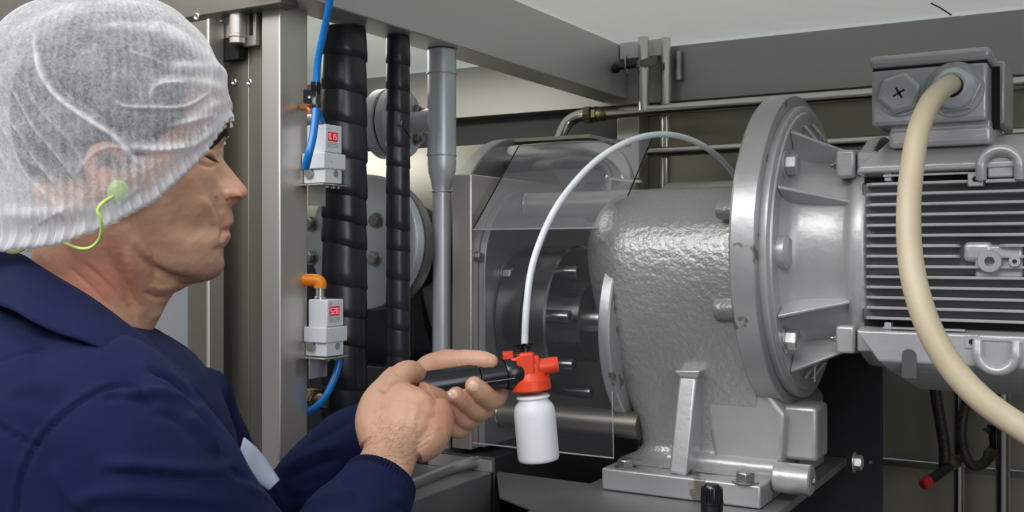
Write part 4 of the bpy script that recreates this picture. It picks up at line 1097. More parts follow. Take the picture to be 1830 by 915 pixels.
nosea = [0, .5, 5, 9.5, 17, 24, 30, 34, 35, 32.5, 29, 22, 12, 4, 0]
nosew = [.007, .0075, .008, .008, .0085, .0095, .0115, .013, .0135, .0135, .013, .012, .010, .008, .007]
b = bmesh.new(); rings = []
NP_, NA = 190, 200
for i in range(NP_):
    t = i / (NP_ - 1); py = 44 + (507 - 44) * (t if t > .08 else t)
    fu, bu, hw = U(it(py, 1)), U(it(py, 2)), it(py, 3)
    na = float(np.interp(py, nosey, nosea)) / F * .99; nw = float(np.interp(py, nosey, nosew)); ring = []
    f0 = U(float(np.interp(py, BY, BF))); det = fu - f0; fu = f0
    xm = bu + (fu - bu) * .46
    for k in range(NA):
        a = 2 * PI * k / NA; c_, s_ = math.cos(a), math.sin(a)
        ex = .80
        x = xm + ((fu - xm) if c_ > 0 else (xm - bu)) * math.copysign(abs(c_) ** ex, c_)
        y = hw * math.copysign(abs(s_) ** .92, s_)
        if c_ > 0:
            x += na * math.exp(-(abs(y) / nw) ** 2.2) + det * math.exp(-(abs(y) / .024) ** 2.4)
            # alar wing
            x += .010 * math.exp(-((abs(y) - .0150) / .0055) ** 2) * math.exp(-((py - 351) / 11) ** 2)
            # eye socket, brow ridge, cheekbone
            x -= .0115 * math.exp(-((abs(y) - .030) / .014) ** 2) * math.exp(-((py - 268) / 17) ** 2)
            x += .0045 * math.exp(-((abs(y) - .026) / .020) ** 2) * math.exp(-((py - 234) / 11) ** 2)
            x += .0075 * math.exp(-((abs(y) - .031) / .0105) ** 2) * math.exp(-((py - 277) / 10) ** 2)
            x += .004 * math.exp(-((abs(y) - .045) / .016) ** 2) * math.exp(-((py - 318) / 22) ** 2)
            x -= .004 * math.exp(-((abs(y) - .034) / .010) ** 2) * math.exp(-((py - 400) / 25) ** 2)
            # lips roll back at the corners
            if 372 < py < 446: x -= .005 * min(1, (abs(y) / .026) ** 2) * math.exp(-((py - 408) / 22) ** 2)
        ring.append(hl(x, y, W(py)))
    rings.append(ring)
loft(b, rings)
# neck, throat, trapezius
def Pn(px, py, d): return P(px, py, d)
tube(b, [Pn(190, 330, 1.0), Pn(192, 400, 1.0), Pn(180, 460, 1.0), Pn(166, 520, 1.0), Pn(150, 590, 1.0), Pn(140, 660, 1.0)], [.066, .063, .060, .060, .064, .070], n=48)
tube(b, [Pn(290, 440, 1.0), Pn(262, 475, 1.0), Pn(232, 530, 1.0), Pn(205, 600, 1.0)], [.030, .036, .034, .030], n=36)
tube(b, [Pn(345, 478, 1.02), Pn(300, 478, 1.015), Pn(250, 470, 1.01)], [.016, .026, .034], n=32)
tube(b, [Pn(200, 350, .945), Pn(232, 450, .965), Pn(262, 560, 1.0)], [.020, .022, .016], n=24)   # neck muscle
# torso core, shoulders and hidden upper arms
for (pz, hw, hdp) in (): pass
def tor(z, hw, f, bk, n=48, cxr=-.395, cd=1.0, yaw=16):
    cy_, sy_ = math.cos(math.radians(yaw)), math.sin(math.radians(yaw)); out = []
    for k in range(n):
        a = 2 * PI * k / n; c_, s_ = math.cos(a), math.sin(a)
        u_ = (f if c_ > 0 else bk) * math.copysign(abs(c_) ** .85, c_); v_ = hw * math.copysign(abs(s_) ** .8, s_)
        out.append(cw(cxr + u_ * cy_ + v_ * sy_, cd + u_ * sy_ - v_ * cy_, z - .30 * u_ * min(1, max(0, (z - 1.28) / .10))))
    return out
loft(b, [tor(z, hw, f, bk) for z, hw, f, bk in ((1.405, .06, .04, .06), (1.385, .12, .06, .08), (1.35, .16, .08, .10), (1.30, .17, .10, .10), (1.15, .155, .10, .09), (1.0, .15, .09, .09), (.88, .15, .09, .10))])
SHR, ELR, WRR = P(165, 745, .885), P(500, 1140, .955), P(688, 812, 1.105)
SHL, ELL, WRL = P(300, 725, 1.17), P(500, 985, 1.30), P(716, 740, 1.235)
tube(b, [SHR, SHR * .5 + ELR * .5, ELR], [.048, .044, .036], n=24)
tube(b, [SHL, SHL * .5 + ELL * .5, ELL], [.048, .044, .036], n=24)
head_me = remesh(b, .0016, 5, .5)

# face and neck detail
S = [
    ([(386, 350), (392, 366), (397, 382)], 3.5, -.0024, True),            # beside the alar wing
    ([(374, 348), (386, 372), (395, 396), (398, 414), (394, 430)], 5, -.0024, True),  # nasolabial fold
    ([(362, 350), (376, 378), (384, 404)], 8, .0016, True),
    ([(390, 258), (378, 262), (366, 261), (350, 263)], 3.2, -.0026, True),
    ([(392, 250), (376, 253), (356, 256)], 5, .0018, True),
    ([(366, 279), (374, 280), (382, 284), (388, 288)], 2.2, -.0030, True),          # lid slit
    ([(368, 271), (380, 272), (390, 278)], 5, .0022, True),               # upper lid
    ([(350, 288), (368, 297), (388, 297)], 3, -.0018, True),            # under-eye fold
    ([(352, 282), (368, 289), (386, 292)], 3.5, .0012, True),
    ([(350, 272), (338, 266), (328, 264)], 1.8, -.0012, True), ([(351, 278), (338, 279), (328, 282)], 1.8, -.0012, True), ([(352, 285), (341, 291), (333, 298)], 1.8, -.0012, True),
    ([(386, 300), (394, 316), (398, 330)], 6, -.0012, True),              # side of the nose
    ([(402, 411), (410, 411), (416, 411)], 2.6, -.0030),                # mouth line
    ([(401, 404), (409, 401), (416, 399)], 3.5, .0012), ([(402, 419), (408, 421), (414, 422)], 4, .0014),
    ([(404, 414), (398, 422), (396, 432)], 4, -.0024, True),
    ([(396, 440), (388, 446), (378, 448)], 5, -.0012, True),
    ([(426, 357), (418, 358), (410, 358)], 3.6, -.0060),                # nostril
    ([(396, 344), (399, 354), (404, 361)], 3, -.0018, True),
    ([(404, 340), (406, 351), (412, 357)], 7, .0022, True),
    ([(360, 499), (332, 501), (300, 490), (262, 468), (236, 440)], 7, -.0030, True),  # under the jaw
    ([(228, 400), (250, 440), (290, 472), (335, 490)], 15, .0020, True),
    ([(268, 508), (290, 516), (325, 508)], 7, .0020, True), ([(255, 520), (278, 532), (300, 532)], 4, -.0018, True),
    ([(290, 335), (325, 322), (352, 316)], 18, .0016, True),
    ([(300, 400), (330, 410), (350, 430)], 22, -.0014, True),
    ([(150, 470), (200, 515), (250, 575)], 3.5, -.0014, True), ([(120, 475), (165, 515), (200, 555)], 3, -.0012, True), ([(225, 440), (240, 500), (258, 570)], 10, .0022, True),
    ([(210, 450), (222, 500), (240, 560)], 8, -.0018, True),
]
sculpt(head_me, S)

# ------------------------------------------------------------------ HANDS
hb_ = bmesh.new()
def H(*p): return P(*p)
def ball(c, r):
    lathe(hb_, [(-r, r * .02), (-r * .92, r * .39), (-r * .7, r * .71), (-r * .38, r * .92), (0, r), (r * .38, r * .92), (r * .7, r * .71), (r * .92, r * .39), (r, r * .02)], c, (0, 0, 1), 20)
# near (right) hand seen from its back, closed round the end of the grip
tube(hb_, [P(650, 930, 1.045), P(672, 868, 1.075), P(694, 820, 1.100), P(706, 785, 1.118)], [.034, .0305, .0285, .029], n=36, sq=(1.06, .88))
# palm: loft between wrist and knuckles
tube(hb_, [P(702, 800, 1.112), P(712, 765, 1.125), P(722, 735, 1.135), P(730, 712, 1.140), P(738, 696, 1.145)], [.0285, .0385, .0410, .0365, .022], n=40, sq=(1.08, .72))
tube(hb_, [P(676, 790, 1.115), P(668, 755, 1.128), P(676, 722, 1.138), P(700, 690, 1.140), P(716, 672, 1.140)], [.020, .0205, .0200, .0175, .0160], n=28)   # thumb side mass
tube(hb_, [P(738, 806, 1.112), P(765, 782, 1.122), P(776, 752, 1.130), P(770, 725, 1.138)], [.017, .022, .022, .020], n=28)             # little finger edge
# thumb: knuckle on top, tip going over the grip end
tube(hb_, [P(690, 705, 1.135), P(714, 674, 1.140), P(733, 664, 1.150), P(750, 676, 1.172), P(764, 688, 1.190)], [.0150, .0138, .0128, .0112, .0090], n=26)
# fingers: knuckle, middle joint, tip, curling away behind the grip
for k0_, k1_, k2_, k3_, r in (((752, 704, 1.140), (780, 712, 1.155), (790, 716, 1.185), (770, 706, 1.205), .0108),
                              ((760, 722, 1.135), (786, 738, 1.150), (795, 742, 1.182), (772, 728, 1.202), .0112),
                              ((764, 745, 1.130), (786, 764, 1.145), (792, 768, 1.178), (770, 752, 1.198), .0106),
                              ((757, 766, 1.125), (776, 780, 1.138), (783, 784, 1.166), (766, 772, 1.186), .0096)):
    tube(hb_, [P(*k0_), P(*k1_), P(*k2_), P(*k3_)], [r * 1.25, r * 1.12, r, r * .85], n=22)
    ball(P(*k3_), r * .85); ball(P(*k1_), r * 1.15)
# far (left) hand: palm behind the grip, thumb along its top, fingertips coming up round the front
tube(hb_, [P(640, 785, 1.275), P(690, 757, 1.262), P(726, 738, 1.247), P(760, 720, 1.238)], [.026, .025, .025, .026], n=30)
tube(hb_, [P(745, 725, 1.238), P(785, 704, 1.246), P(820, 690, 1.250), P(846, 682, 1.250)], [.024, .031, .031, .020], n=32, sq=(1.1, .75))
tube(hb_, [P(770, 740, 1.238), P(796, 745, 1.240), P(815, 732, 1.246)], [.020, .0215, .016], n=24)
tube(hb_, [P(752, 700, 1.240), P(770, 668, 1.232), P(796, 652, 1.216), P(824, 646, 1.200), P(850, 644, 1.192), P(868, 645, 1.188), P(876, 646, 1.187)], [.024, .0225, .0180, .0135, .0118, .0108, .0088], n=28); ball(P(877, 646, 1.187), .0088)
for pts, r in (([(840, 672, 1.252), (876, 684, 1.246), (888, 703, 1.226), (876, 714, 1.196), (862, 703, 1.178), (847, 689, 1.168)], .0118),
               ([(826, 690, 1.254), (856, 708, 1.250), (868, 724, 1.230), (854, 734, 1.198), (832, 718, 1.180), (813, 704, 1.168)], .0116),
               ([(812, 702, 1.252), (838, 726, 1.250), (848, 742, 1.230), (834, 750, 1.202), (814, 734, 1.186), (800, 722, 1.176)], .0108),
               ([(800, 716, 1.250), (822, 745, 1.246), (830, 760, 1.228), (818, 768, 1.206), (800, 756, 1.194), (788, 742, 1.188)], .0096)):
    tube(hb_, [P(*p) for p in pts], [r * 1.2, r * 1.18, r * 1.14, r * 1.08, r * 1.04, r * .90], n=24); ball(P(*pts[-1]), r * .90)
hand_me = remesh(hb_, .0013, 4, .5)
SH = [
    ([(745, 655), (752, 668), (750, 680)], 4, -.0008),
    ([(700, 676), (690, 690), (678, 700)], 8, .0008, True),
    ([(725, 700), (722, 730), (716, 770)], 7, .0005, True), ([(748, 716), (742, 745), (728, 780)], 6, .0005, True), ([(700, 705), (700, 740), (704, 775)], 7, .0004, True),
    ([(758, 742), (752, 765), (738, 790)], 6, .0004, True),
    ([(736, 710), (732, 738), (724, 772)], 5, -.0003, True), ([(752, 728), (746, 755)], 5, -.0003, True), ([(712, 702), (710, 735)], 5, -.0003, True),
    ([(757, 706), (768, 712)], 8, .0016), ([(768, 730), (776, 738)], 8, .0016), ([(770, 756), (778, 764)], 7, .0014),
    ([(742, 800), (760, 785), (775, 776)], 2.2, -.0008, True), ([(735, 812), (752, 800), (772, 790)], 2.2, -.0007, True), ([(668, 740), (680, 732), (690, 728)], 2.2, -.0006, True),
    ([(690, 812), (715, 818), (742, 812)], 2.4, -.0007, True), ([(688, 770), (700, 785), (720, 795)], 3, -.0005, True),
    # far hand creases and nails
    ([(820, 628), (818, 640), (821, 650)], 3, -.0007), ([(826, 627), (825, 640)], 2, -.0004),
    ([(864, 696), (870, 710)], 2.2, -.0005), ([(836, 713), (843, 728)], 2.2, -.0006), ([(850, 722), (860, 730)], 2.2, -.0006),
    ([(812, 735), (818, 742)], 2.0, -.0006),
]
sculpt(hand_me, SH)
# join into one body mesh
b = bmesh.new(); b.from_mesh(head_me); b.from_mesh(hand_me)
body_me = bpy.data.meshes.new('body'); b.to_mesh(body_me); b.free()
v = npverts(body_me); x, y, d = px_of(v)
tone = np.zeros((len(v), 4)); tone[:, 3] = 1
def blob(cx_, cy_, rx, ry, a): return a * np.exp(-(((x - cx_) / rx) ** 2 + ((y - cy_) / ry) ** 2))
red = blob(170, 500, 95, 70, .85) + blob(425, 345, 20, 20, .5) + blob(190, 310, 45, 50, .8) + blob(330, 210, 60, 70, .35) + blob(800, 740, 45, 30, .45) + blob(300, 420, 60, 40, .18) + blob(832, 642, 20, 14, .35)
beard = blob(330, 450, 85, 55, .24) + blob(395, 385, 20, 16, .35) + blob(388, 470, 25, 35, .35) + blob(712, 805, 55, 32, .5)
lip = 0 * x
red = red + blob(411, 421, 10, 8, .55) + blob(413, 404, 8, 6, .35)
pale = blob(812, 640, 45, 14, .35) + blob(850, 690, 14, 10, .6) + blob(812, 706, 12, 9, .6)
tone[:, 0] = np.clip(red, 0, .9); tone[:, 1] = np.clip(beard, 0, .8); tone[:, 2] = np.clip(pale, 0, .9)
ca = body_me.color_attributes.new('tone', 'FLOAT_COLOR', 'POINT'); ca.data.foreach_set('color', tone.astype(np.float32).ravel())
body = meobj('body', body_me, 'skin', man, MO)

# ear
eb = bmesh.new()
ec = (185, 318)
def ear(px, py, out=0.0): return P(px, py, .932 - out * .8)
pts = [ear(212, 362), ear(190, 352, .004), ear(172, 330, .012), ear(162, 300, .018), ear(168, 274, .02), ear(190, 264, .018), ear(212, 272, .012), ear(220, 292, .006)]
tube(eb, pts, [.006, .007, .006, .0055, .006, .006, .005, .004], n=16, k=8)
tube(eb, [ear(207, 362, .002), ear(202, 352, .004)], [.008, .007], n=14, smooth=False)
tube(eb, [ear(180, 300, .008), ear(190, 325, .006), ear(202, 345, .004)], [.008, .012, .009], n=16)
tube(eb, [ear(214, 318, .002), ear(216, 335, .003)], [.004, .004], n=12, smooth=False)
em = remesh(eb, .0016, 4, .5)
tn = em.color_attributes.new('tone', 'FLOAT_COLOR', 'POINT'); tn.data.foreach_set('color', np.tile(np.array([.75, 0, 0, 1], dtype=np.float32), len(em.vertices)))
meobj('ear', em, 'skin', man, MO)

# hair: short cap just above the scalp
b = bmesh.new(); rings = []
hr = random.Random(5)
for i in range(60):
    py = 42 + (330 - 42) * i / 59
    fu, bu, hw = U(it(max(py, 46), 1)), U(it(max(py, 46), 2)), it(max(py, 46), 3); ring = []
    xm = bu + (fu - bu) * .46; ex_ = .006 if py > 46 else .003
    # hairline: forehead high, temple back, behind the ear low
    hl_ = float(np.interp(py, [42, 90, 130, 190, 235, 275, 330], [.98, .86, .80, .62, .55, .34, -.1]))
    for k in range(90):
        a = 2 * PI * k / 90; c_, s_ = math.cos(a), math.sin(a)
        x_ = xm + ((fu - xm) if c_ > 0 else (xm - bu)) * math.copysign(abs(c_) ** .8, c_); y_ = hw * math.copysign(abs(s_) ** .92, s_)
        k_ = ex_ if c_ < hl_ else -.004
        sc_ = 1 + k_ / .08
        ring.append(hl(xm + (x_ - xm) * sc_, y_ * sc_, W(py) + (.004 if py < 60 else 0)))
    rings.append(ring)
loft(b, rings)
bmesh.ops.recalc_face_normals(b, faces=b.faces)
hm = bpy.data.meshes.new('hair'); b.to_mesh(hm); b.free()
meobj('hair', hm, 'hair', man, MO)
# brow and lashes, set on the skin
from mathutils.bvhtree import BVHTree
bt_ = bmesh.new(); bt_.from_mesh(body.data); bvh = BVHTree.FromBMesh(bt_); bt_.free()
def onskin(px, py, lift=0.0, fb=1.0):
    dr = (P(px, py, 1.0) - cam.location).normalized()
    h = bvh.ray_cast(cam.location - MO, dr)
    if h[0] is None: return P(px, py, fb), -dr
    return h[0] + MO + h[1] * lift, h[1]
b = bmesh.new()
for k in range(90):
    t = hr.random(); lo = (383 + 19 * t, 256 - 22 * t); off = hr.uniform(-3.5, 3.5)
    q0, n0 = onskin(lo[0] - off * .3, lo[1] - off, .0002, 1.02); q1, n1 = onskin(lo[0] + 6 + 3 * t, lo[1] - off - 6, .0012, 1.02)
    if (q1 - q0).length > .012: q1 = q0 + Vector((.002, 0, .003)) + n0 * .002
    tube(b, [q0, q1], [.0007, .0003], n=5, smooth=False)
q_, _n = onskin(399, 240, 0, 1.02)
for k in range(70):
    t = hr.random(); bp_ = hl(U(404.5), .002 + .014 * hr.random(), W(246 - 26 * t))
    tube(b, [bp_, bp_ + hl(.0035, 0, .003) - hl(0, 0, 0)], [.0008, .0003], n=5, smooth=False)
mm = bpy.data.meshes.new('eyebrow'); b.to_mesh(mm); b.free(); meobj('eyebrow', mm, 'brow', man, MO)
b = bmesh.new()
for k in range(14):
    t = k / 13; base, n0 = onskin(371 + 13 * t, 280 + 5 * t, .0003); q, n1 = onskin(374 + 14 * t, 285 + 7 * t, .002)
    tube(b, [base, q], [.0006, .0003], n=5, smooth=False)
for l0 in ([(366, 279), (372, 280), (378, 282), (385, 286)],):
    tube(b, [onskin(*p, .0001)[0] for p in l0], [.0004, .0008, .0006], n=6, k=3)
mm = bpy.data.meshes.new('eyelashes'); b.to_mesh(mm); b.free(); meobj('eyelashes', mm, 'brow', man, MO)
obj('eyeball', lt([(-.009, .003), (-.006, .0075), (0, .0095), (.006, .0075), (.009, .003)], hl(U(355), .028, W(280)), hl(1, 0, 0) - hl(0, 0, 0), 24), 'eye_white', man)
# fingernails of the far hand
M['nail'] = mat('fingernail', (.74, .45, .37), .3, 0, .03, 30)
for (px, py, ang, rx, ry) in ((846, 690, .62, 9.5, 7.5), (809, 704, .60, 9.0, 7.2)):
    b = bmesh.new(); ca_, sa_ = math.cos(ang), math.sin(ang)
    def npt(u, v): return onskin(px + u * ca_ - v * sa_, py + u * sa_ + v * ca_, .0004)[0]
    cen = b.verts.new(npt(0, 0)); rr_ = [[b.verts.new(npt(f * rx * math.copysign(abs(math.cos(a)) ** .8, math.cos(a)), f * ry * math.sin(a))) for a in [2 * PI * i / 20 for i in range(20)]] for f in (.5, 1)]
    for i in range(20):
        b.faces.new((rr_[0][i], rr_[0][(i + 1) % 20], cen)); b.faces.new((rr_[1][i], rr_[1][(i + 1) % 20], rr_[0][(i + 1) % 20], rr_[0][i]))
    obj('fingernail', b, 'nail', man, sharp=80)

# fine hair on the back of the wrist
b = bmesh.new(); hr = random.Random(12)
for k in range(230):
    t = hr.random(); px, py = 655 + 92 * hr.random(), 745 + 85 * t ** .7
    q0, n0 = onskin(px, py, -.0001)
    if (q0 - cam.location).length > 1.25: continue
    q1, n1 = onskin(px + hr.uniform(2, 9), py - hr.uniform(-3, 6), .0009)
    if (q1 - q0).length > .012: continue
    m_ = (q0 + q1) / 2 + n0 * .0008
    tube(b, [q0, m_, q1], [.00010, .00008, .00004], n=3, k=1, cap=False, smooth=False)
mm = bpy.data.meshes.new('wrist_hair'); b.to_mesh(mm); b.free(); M['arm_hair'] = mat('brown_arm_hair', (.16, .09, .05), .6); o_h = meobj('wrist_hair', mm, 'arm_hair', man, MO); o_h['kind'] = 'stuff'
# ------------------------------------------------------------------ COVERALL
b = bmesh.new()
loft(b, [tor(z, hw, f, bk, 72) for z, hw, f, bk in (
    (1.437, .050, .045, .070), (1.431, .075, .062, .088), (1.422, .110, .080, .104), (1.409, .148, .096, .118), (1.390, .178, .108, .126), (1.365, .196, .117, .132), (1.33, .203, .125, .136),
    (1.28, .203, .130, .136), (1.20, .197, .132, .132), (1.10, .186, .128, .122), (1.0, .180, .122, .120), (.90, .182, .120, .125), (.82, .180, .115, .12), (.78, .17, .10, .11))])
# near sleeve
tube(b, [P(120, 700, .93), P(175, 755, .885), P(260, 850, .875), P(370, 980, .91), P(500, 1120, .955)], [.062, .077, .076, .068, .060], n=48)
tube(b, [P(500, 1125, .955), P(560, 1040, .985), P(620, 950, 1.030), P(662, 890, 1.065), P(682, 858, 1.085)], [.060, .058, .051, .043, .036], n=44)
# far sleeve
tube(b, [SHL, P(380, 870, 1.24), P(490, 985, 1.31)], [.070, .066, .058], n=36)
tube(b, [P(490, 985, 1.31), P(560, 880, 1.30), P(625, 808, 1.285), P(690, 758, 1.265)], [.058, .056, .052, .038], n=36)
# legs
for s in (-1, 1):
    hx_ = -.395 + .09 * s * .28; hd_ = 1.0 - .09 * s
    tube(b, [cw(hx_, hd_, .84), cw(hx_ + .01, hd_, .5), cw(hx_, hd_, .09)], [.098, .078, .062], n=32)
cov = remesh(b, .0034, 6, .5)
v = npverts(cov); n_ = npnorm(cov)
setverts(cov, v + n_ * (fbm(v, 16, 3) * .0028 + fbm(v, 48, 8) * .0009)[:, None])
ST = [
    # seams
    ([(28, 930), (40, 850), (66, 797), (100, 755), (150, 715), (195, 693), (238, 690), (262, 704)], 3.2, -.0032),
    ([(20, 930), (31, 850), (58, 793), (94, 750), (146, 708), (192, 686)], 5, .0016),
    ([(-10, 758), (30, 778), (68, 797)], 3.0, -.0030), ([(-10, 750), (30, 770), (64, 788)], 4, .0012),
    ([(-10, 650), (40, 632), (100, 620), (160, 612)], 3.0, -.0018), ([(150, 612), (185, 650), (214, 688)], 2.2, -.0014), ([(160, 610), (196, 648), (226, 686)], 2.2, -.0014),
    # opening under the collar tip
    ([(262, 656), (310, 680), (350, 706), (368, 722)], 6, -.0075, True), ([(262, 672), (310, 696), (352, 724)], 6, .0035, True),
    # folds
    ([(195, 720), (250, 702), (310, 706), (352, 722), (380, 750)], 10, .0055, True),
    ([(180, 712), (240, 712), (285, 722)], 7, -.0040, True),
    ([(300, 690), (350, 720), (392, 770), (412, 830)], 11, -.0090, True),
    ([(330, 740), (365, 770), (400, 812)], 9, .0050, True),
    ([(270, 735), (320, 752), (370, 795), (395, 835)], 9, -.0035, True),
    ([(170, 830), (240, 832), (320, 838), (420, 840)], 11, .0042, True), ([(180, 846), (260, 850), (360, 856)], 8, -.0030, True),
    ([(120, 900), (200, 880), (300, 885), (420, 900)], 13, .0035, True),
    ([(90, 830), (120, 880), (160, 920)], 12, .0028, True), ([(430, 850), (470, 880), (520, 905)], 9, .0040, True),
    ([(405, 835), (450, 862), (500, 890)], 7, -.0040, True),
    ([(520, 905), (580, 890), (640, 880)], 10, .0035, True), ([(560, 912), (610, 900), (660, 905)], 8, -.003, True),
    ([(10, 700), (60, 690), (110, 700)], 14, .002, True),
    ([(0, 560), (50, 585), (110, 600)], 10, -.0040, True),
    ([(600, 850), (625, 870), (640, 900)], 6, -.003, True), ([(700, 885), (720, 900)], 8, .003, True),
    # far sleeve
    ([(505, 840), (560, 810), (620, 790)], 8, .004, True), ([(500, 860), (560, 835), (610, 820)], 7, -.004, True), ([(540, 800), (590, 775), (640, 745)], 6, -.003, True), ([(520, 880), (580, 870)], 7, .003, True),
]
sculpt(cov, ST)
meobj('coverall', cov, 'navy', man, MO)

def ribbon(name, top, bot, mt, th=.0022, nm=10, bulge=.004, k=8, wav=0):
    """stiff cloth strip between two edge lines, with thickness"""
    T, B = crom(top, k), crom(bot, k); bm = bmesh.new(); G = []
    for i, (p, q) in enumerate(zip(T, B)):
        row = []
        for j in range(nm + 1):
            t = j / nm; c_ = p * (1 - t) + q * t
            out = (cam.location - c_).normalized()
            c_ = c_ + out * bulge * math.sin(PI * t) + out * wav * math.sin(i * .7 + j * .5)
            row.append(bm.verts.new(c_))
        G.append(row)
    for A, B_ in zip(G, G[1:]):
        for j in range(nm): bm.faces.new((A[j], A[j + 1], B_[j + 1], B_[j]))
    o = obj(name, bm, mt, man, sharp=70)
    s = o.modifiers.new('thickness', 'SOLIDIFY'); s.thickness = th; s.offset = 0
    return o
top = [P(-60, 447, 1.03), P(-10, 450, .975), P(35, 455, .945), P(66, 474, .930), P(104, 498, .920), P(145, 522, .917), P(185, 549, .917), P(226, 580, .925), P(264, 606, .945), P(292, 632, .950), P(330, 668, .950)]
bot = [P(-90, 520, .98), P(-40, 535, .915), P(15, 551, .872), P(60, 575, .855), P(105, 596, .850), P(150, 610, .850), P(200, 632, .855), P(250, 655, .868), P(300, 684, .890), P(338, 706, .908), P(355, 716, .925)]
ribbon('collar', top, bot, 'navy', .003, 12, .008)
ribbon('collar_stand', [p - Vector((0, 0, .004)) for p in top], [P(-40, 530, 1.0), P(0, 540, .97), P(40, 555, .95), P(80, 575, .94), P(120, 600, .935), P(160, 620, .935), P(200, 645, .935), P(236, 665, .94), P(270, 690, .95), P(300, 715, .955), P(330, 740, .955)], 'navy', .002, 6, .0)
# far lapel and far collar edge
ribbon('lapel', [P(258, 604, 1.00), P(290, 622, 1.03), P(325, 644, 1.05), P(348, 648, 1.05), P(362, 652, 1.05), P(371, 668, 1.05), P(376, 690, 1.045)],
       [P(262, 640, .97), P(292, 668, .97), P(318, 700, .97), P(345, 730, .965), P(370, 760, .97), P(390, 790, .985), P(402, 800, 1.0)], 'navy', .003, 8, .004)
ribbon('front_placket', [P(318, 652, .965), P(345, 690, .972), P(368, 735, .985), P(392, 780, 1.0), P(410, 815, 1.01)], [P(372, 665, 1.04), P(384, 700, 1.045), P(396, 745, 1.045), P(415, 790, 1.05), P(432, 830, 1.05)], 'navy', .003, 6, .004)
# chest patch beside the far arm
ribbon('chest_patch', [P(436, 782, 1.02), P(452, 795, 1.03), P(470, 815, 1.045), P(486, 838, 1.055), P(499, 858, 1.06)], [P(425, 820, 1.015), P(438, 836, 1.02), P(452, 852, 1.03), P(466, 866, 1.04), P(480, 876, 1.05)], 'patch', .002, 5, .003)
# white embroidered stroke at the back of the shoulder
EB = bmesh.new()
def sd(px, py): return P(px, py, .858)
prism(EB, [sd(-14, 640), sd(-2, 621), sd(9, 628), sd(-2, 646)], (P(0, 0, .868) - P(0, 0, .858)))
prism(EB, [sd(-12, 650), sd(4, 645), sd(3, 651), sd(-10, 657)], (P(0, 0, .868) - P(0, 0, .858)))
obj('shoulder_lettering', EB, 'white_thread', man, label='fragment of white embroidered lettering')

# ribbed cuffs
def cuff(pts, rads, nr=58, amp=.0012):
    T = crom(pts, 8); m = len(T); bm = bmesh.new(); rings = []
    ax = (T[-1] - T[0]).normalized(); a_, u, v_ = basis(ax); n = nr * 4
    for i, p in enumerate(T):
        t = i / (m - 1); r0 = float(np.interp(t, [0, .15, .8, 1], rads))
        rings.append([bm.verts.new(p + (u * math.cos(2 * PI * k / n) + v_ * math.sin(2 * PI * k / n)) * (r0 + amp * math.cos(2 * PI * k / 4) * (1 if t < .98 else .4))) for k in range(n)])
    r_in = [bm.verts.new(T[-1] - ax * .006 + (u * math.cos(2 * PI * k / n) + v_ * math.sin(2 * PI * k / n)) * (rads[-1] - .005)) for k in range(n)]
    rings.append(r_in)
    for A, B in zip(rings, rings[1:]):
        for i in range(n): bm.faces.new((A[i], A[(i + 1) % n], B[(i + 1) % n], B[i]))
    return obj('cuff', bm, 'navy_rib', man, sharp=80)
cuff([P(658, 902, 1.062), P(672, 876, 1.074), P(684, 850, 1.087)], [.0445, .0425, .0385, .0350])
cuff([P(684, 762, 1.268), P(704, 750, 1.260), P(722, 741, 1.252)], [.042, .040, .036, .033])
# shoes
for s in (-1, 1):
    hx_ = -.395 + .09 * s * .28; hd_ = 1.0 - .09 * s
    b = bmesh.new()
    tube(b, [cw(hx_ - .06, hd_ - .01, .05), cw(hx_, hd_, .06), cw(hx_ + .10, hd_ + .02, .045), cw(hx_ + .19, hd_ + .045, .036)], [.040, .048, .044, .032], n=24, sq=(1, .95))
    obj('shoe', b, 'black_plastic', man)

# ------------------------------------------------------------------ HAIRNET
NA, NT = 520, 240
cu_, cv_, cw_ = U(195), 0.0, W(215)
def band(ph):
    """elastic edge: ph=0 front, pi/2 near side, pi back"""
    c_, s_ = math.cos(ph), math.sin(ph)
    us = [-.125, -.105, -.055, -.01, .035, .078, .112]
    ws = [-.116, -.112, -.100, -.076, -.046, -.012, .030]
    return c_, s_, us, ws
verts = np.zeros((NT + 1, NA, 3)); layers = np.zeros((NT + 1, NA))
rgn = np.random.RandomState(2)
TH = np.linspace(0, 2 * PI, NA, endpoint=False)
# band curve points in local coords
bu_ = np.zeros(NA); bv_ = np.zeros(NA); bw_ = np.zeros(NA)
for k, a in enumerate(TH):
    c_, s_ = math.cos(a), math.sin(a)
    u = (.106 * c_ ** 1 if c_ > 0 else .118 * c_) ; u = math.copysign(abs(c_) ** .85, c_) * (.106 if c_ > 0 else .116)
    v_ = math.copysign(abs(s_) ** .8, s_) * .079
    bu_[k] = u; bv_[k] = v_
    bw_[k] = np.interp(u, [-.116, -.077, -.031, .0125, .05, .075, .09, .098, .106], [-.126, -.125, -.120, -.103, -.080, -.052, -.032, -.014, .006])
for j in range(NT + 1):
    t = j / NT
    for k, a in enumerate(TH):
        pass
tt = np.linspace(0, 1, NT + 1)[:, None]; A = TH[None, :]
c_, s_ = np.cos(A), np.sin(A)
el = tt * PI / 2
# height profile: leave the band, bulge out, close over the crown
hfun = np.sin(el) ; rfun = np.cos(el) ** .62
topw = .121
Wg = bw_[None, :] + (topw - bw_[None, :]) * hfun ** 1.0
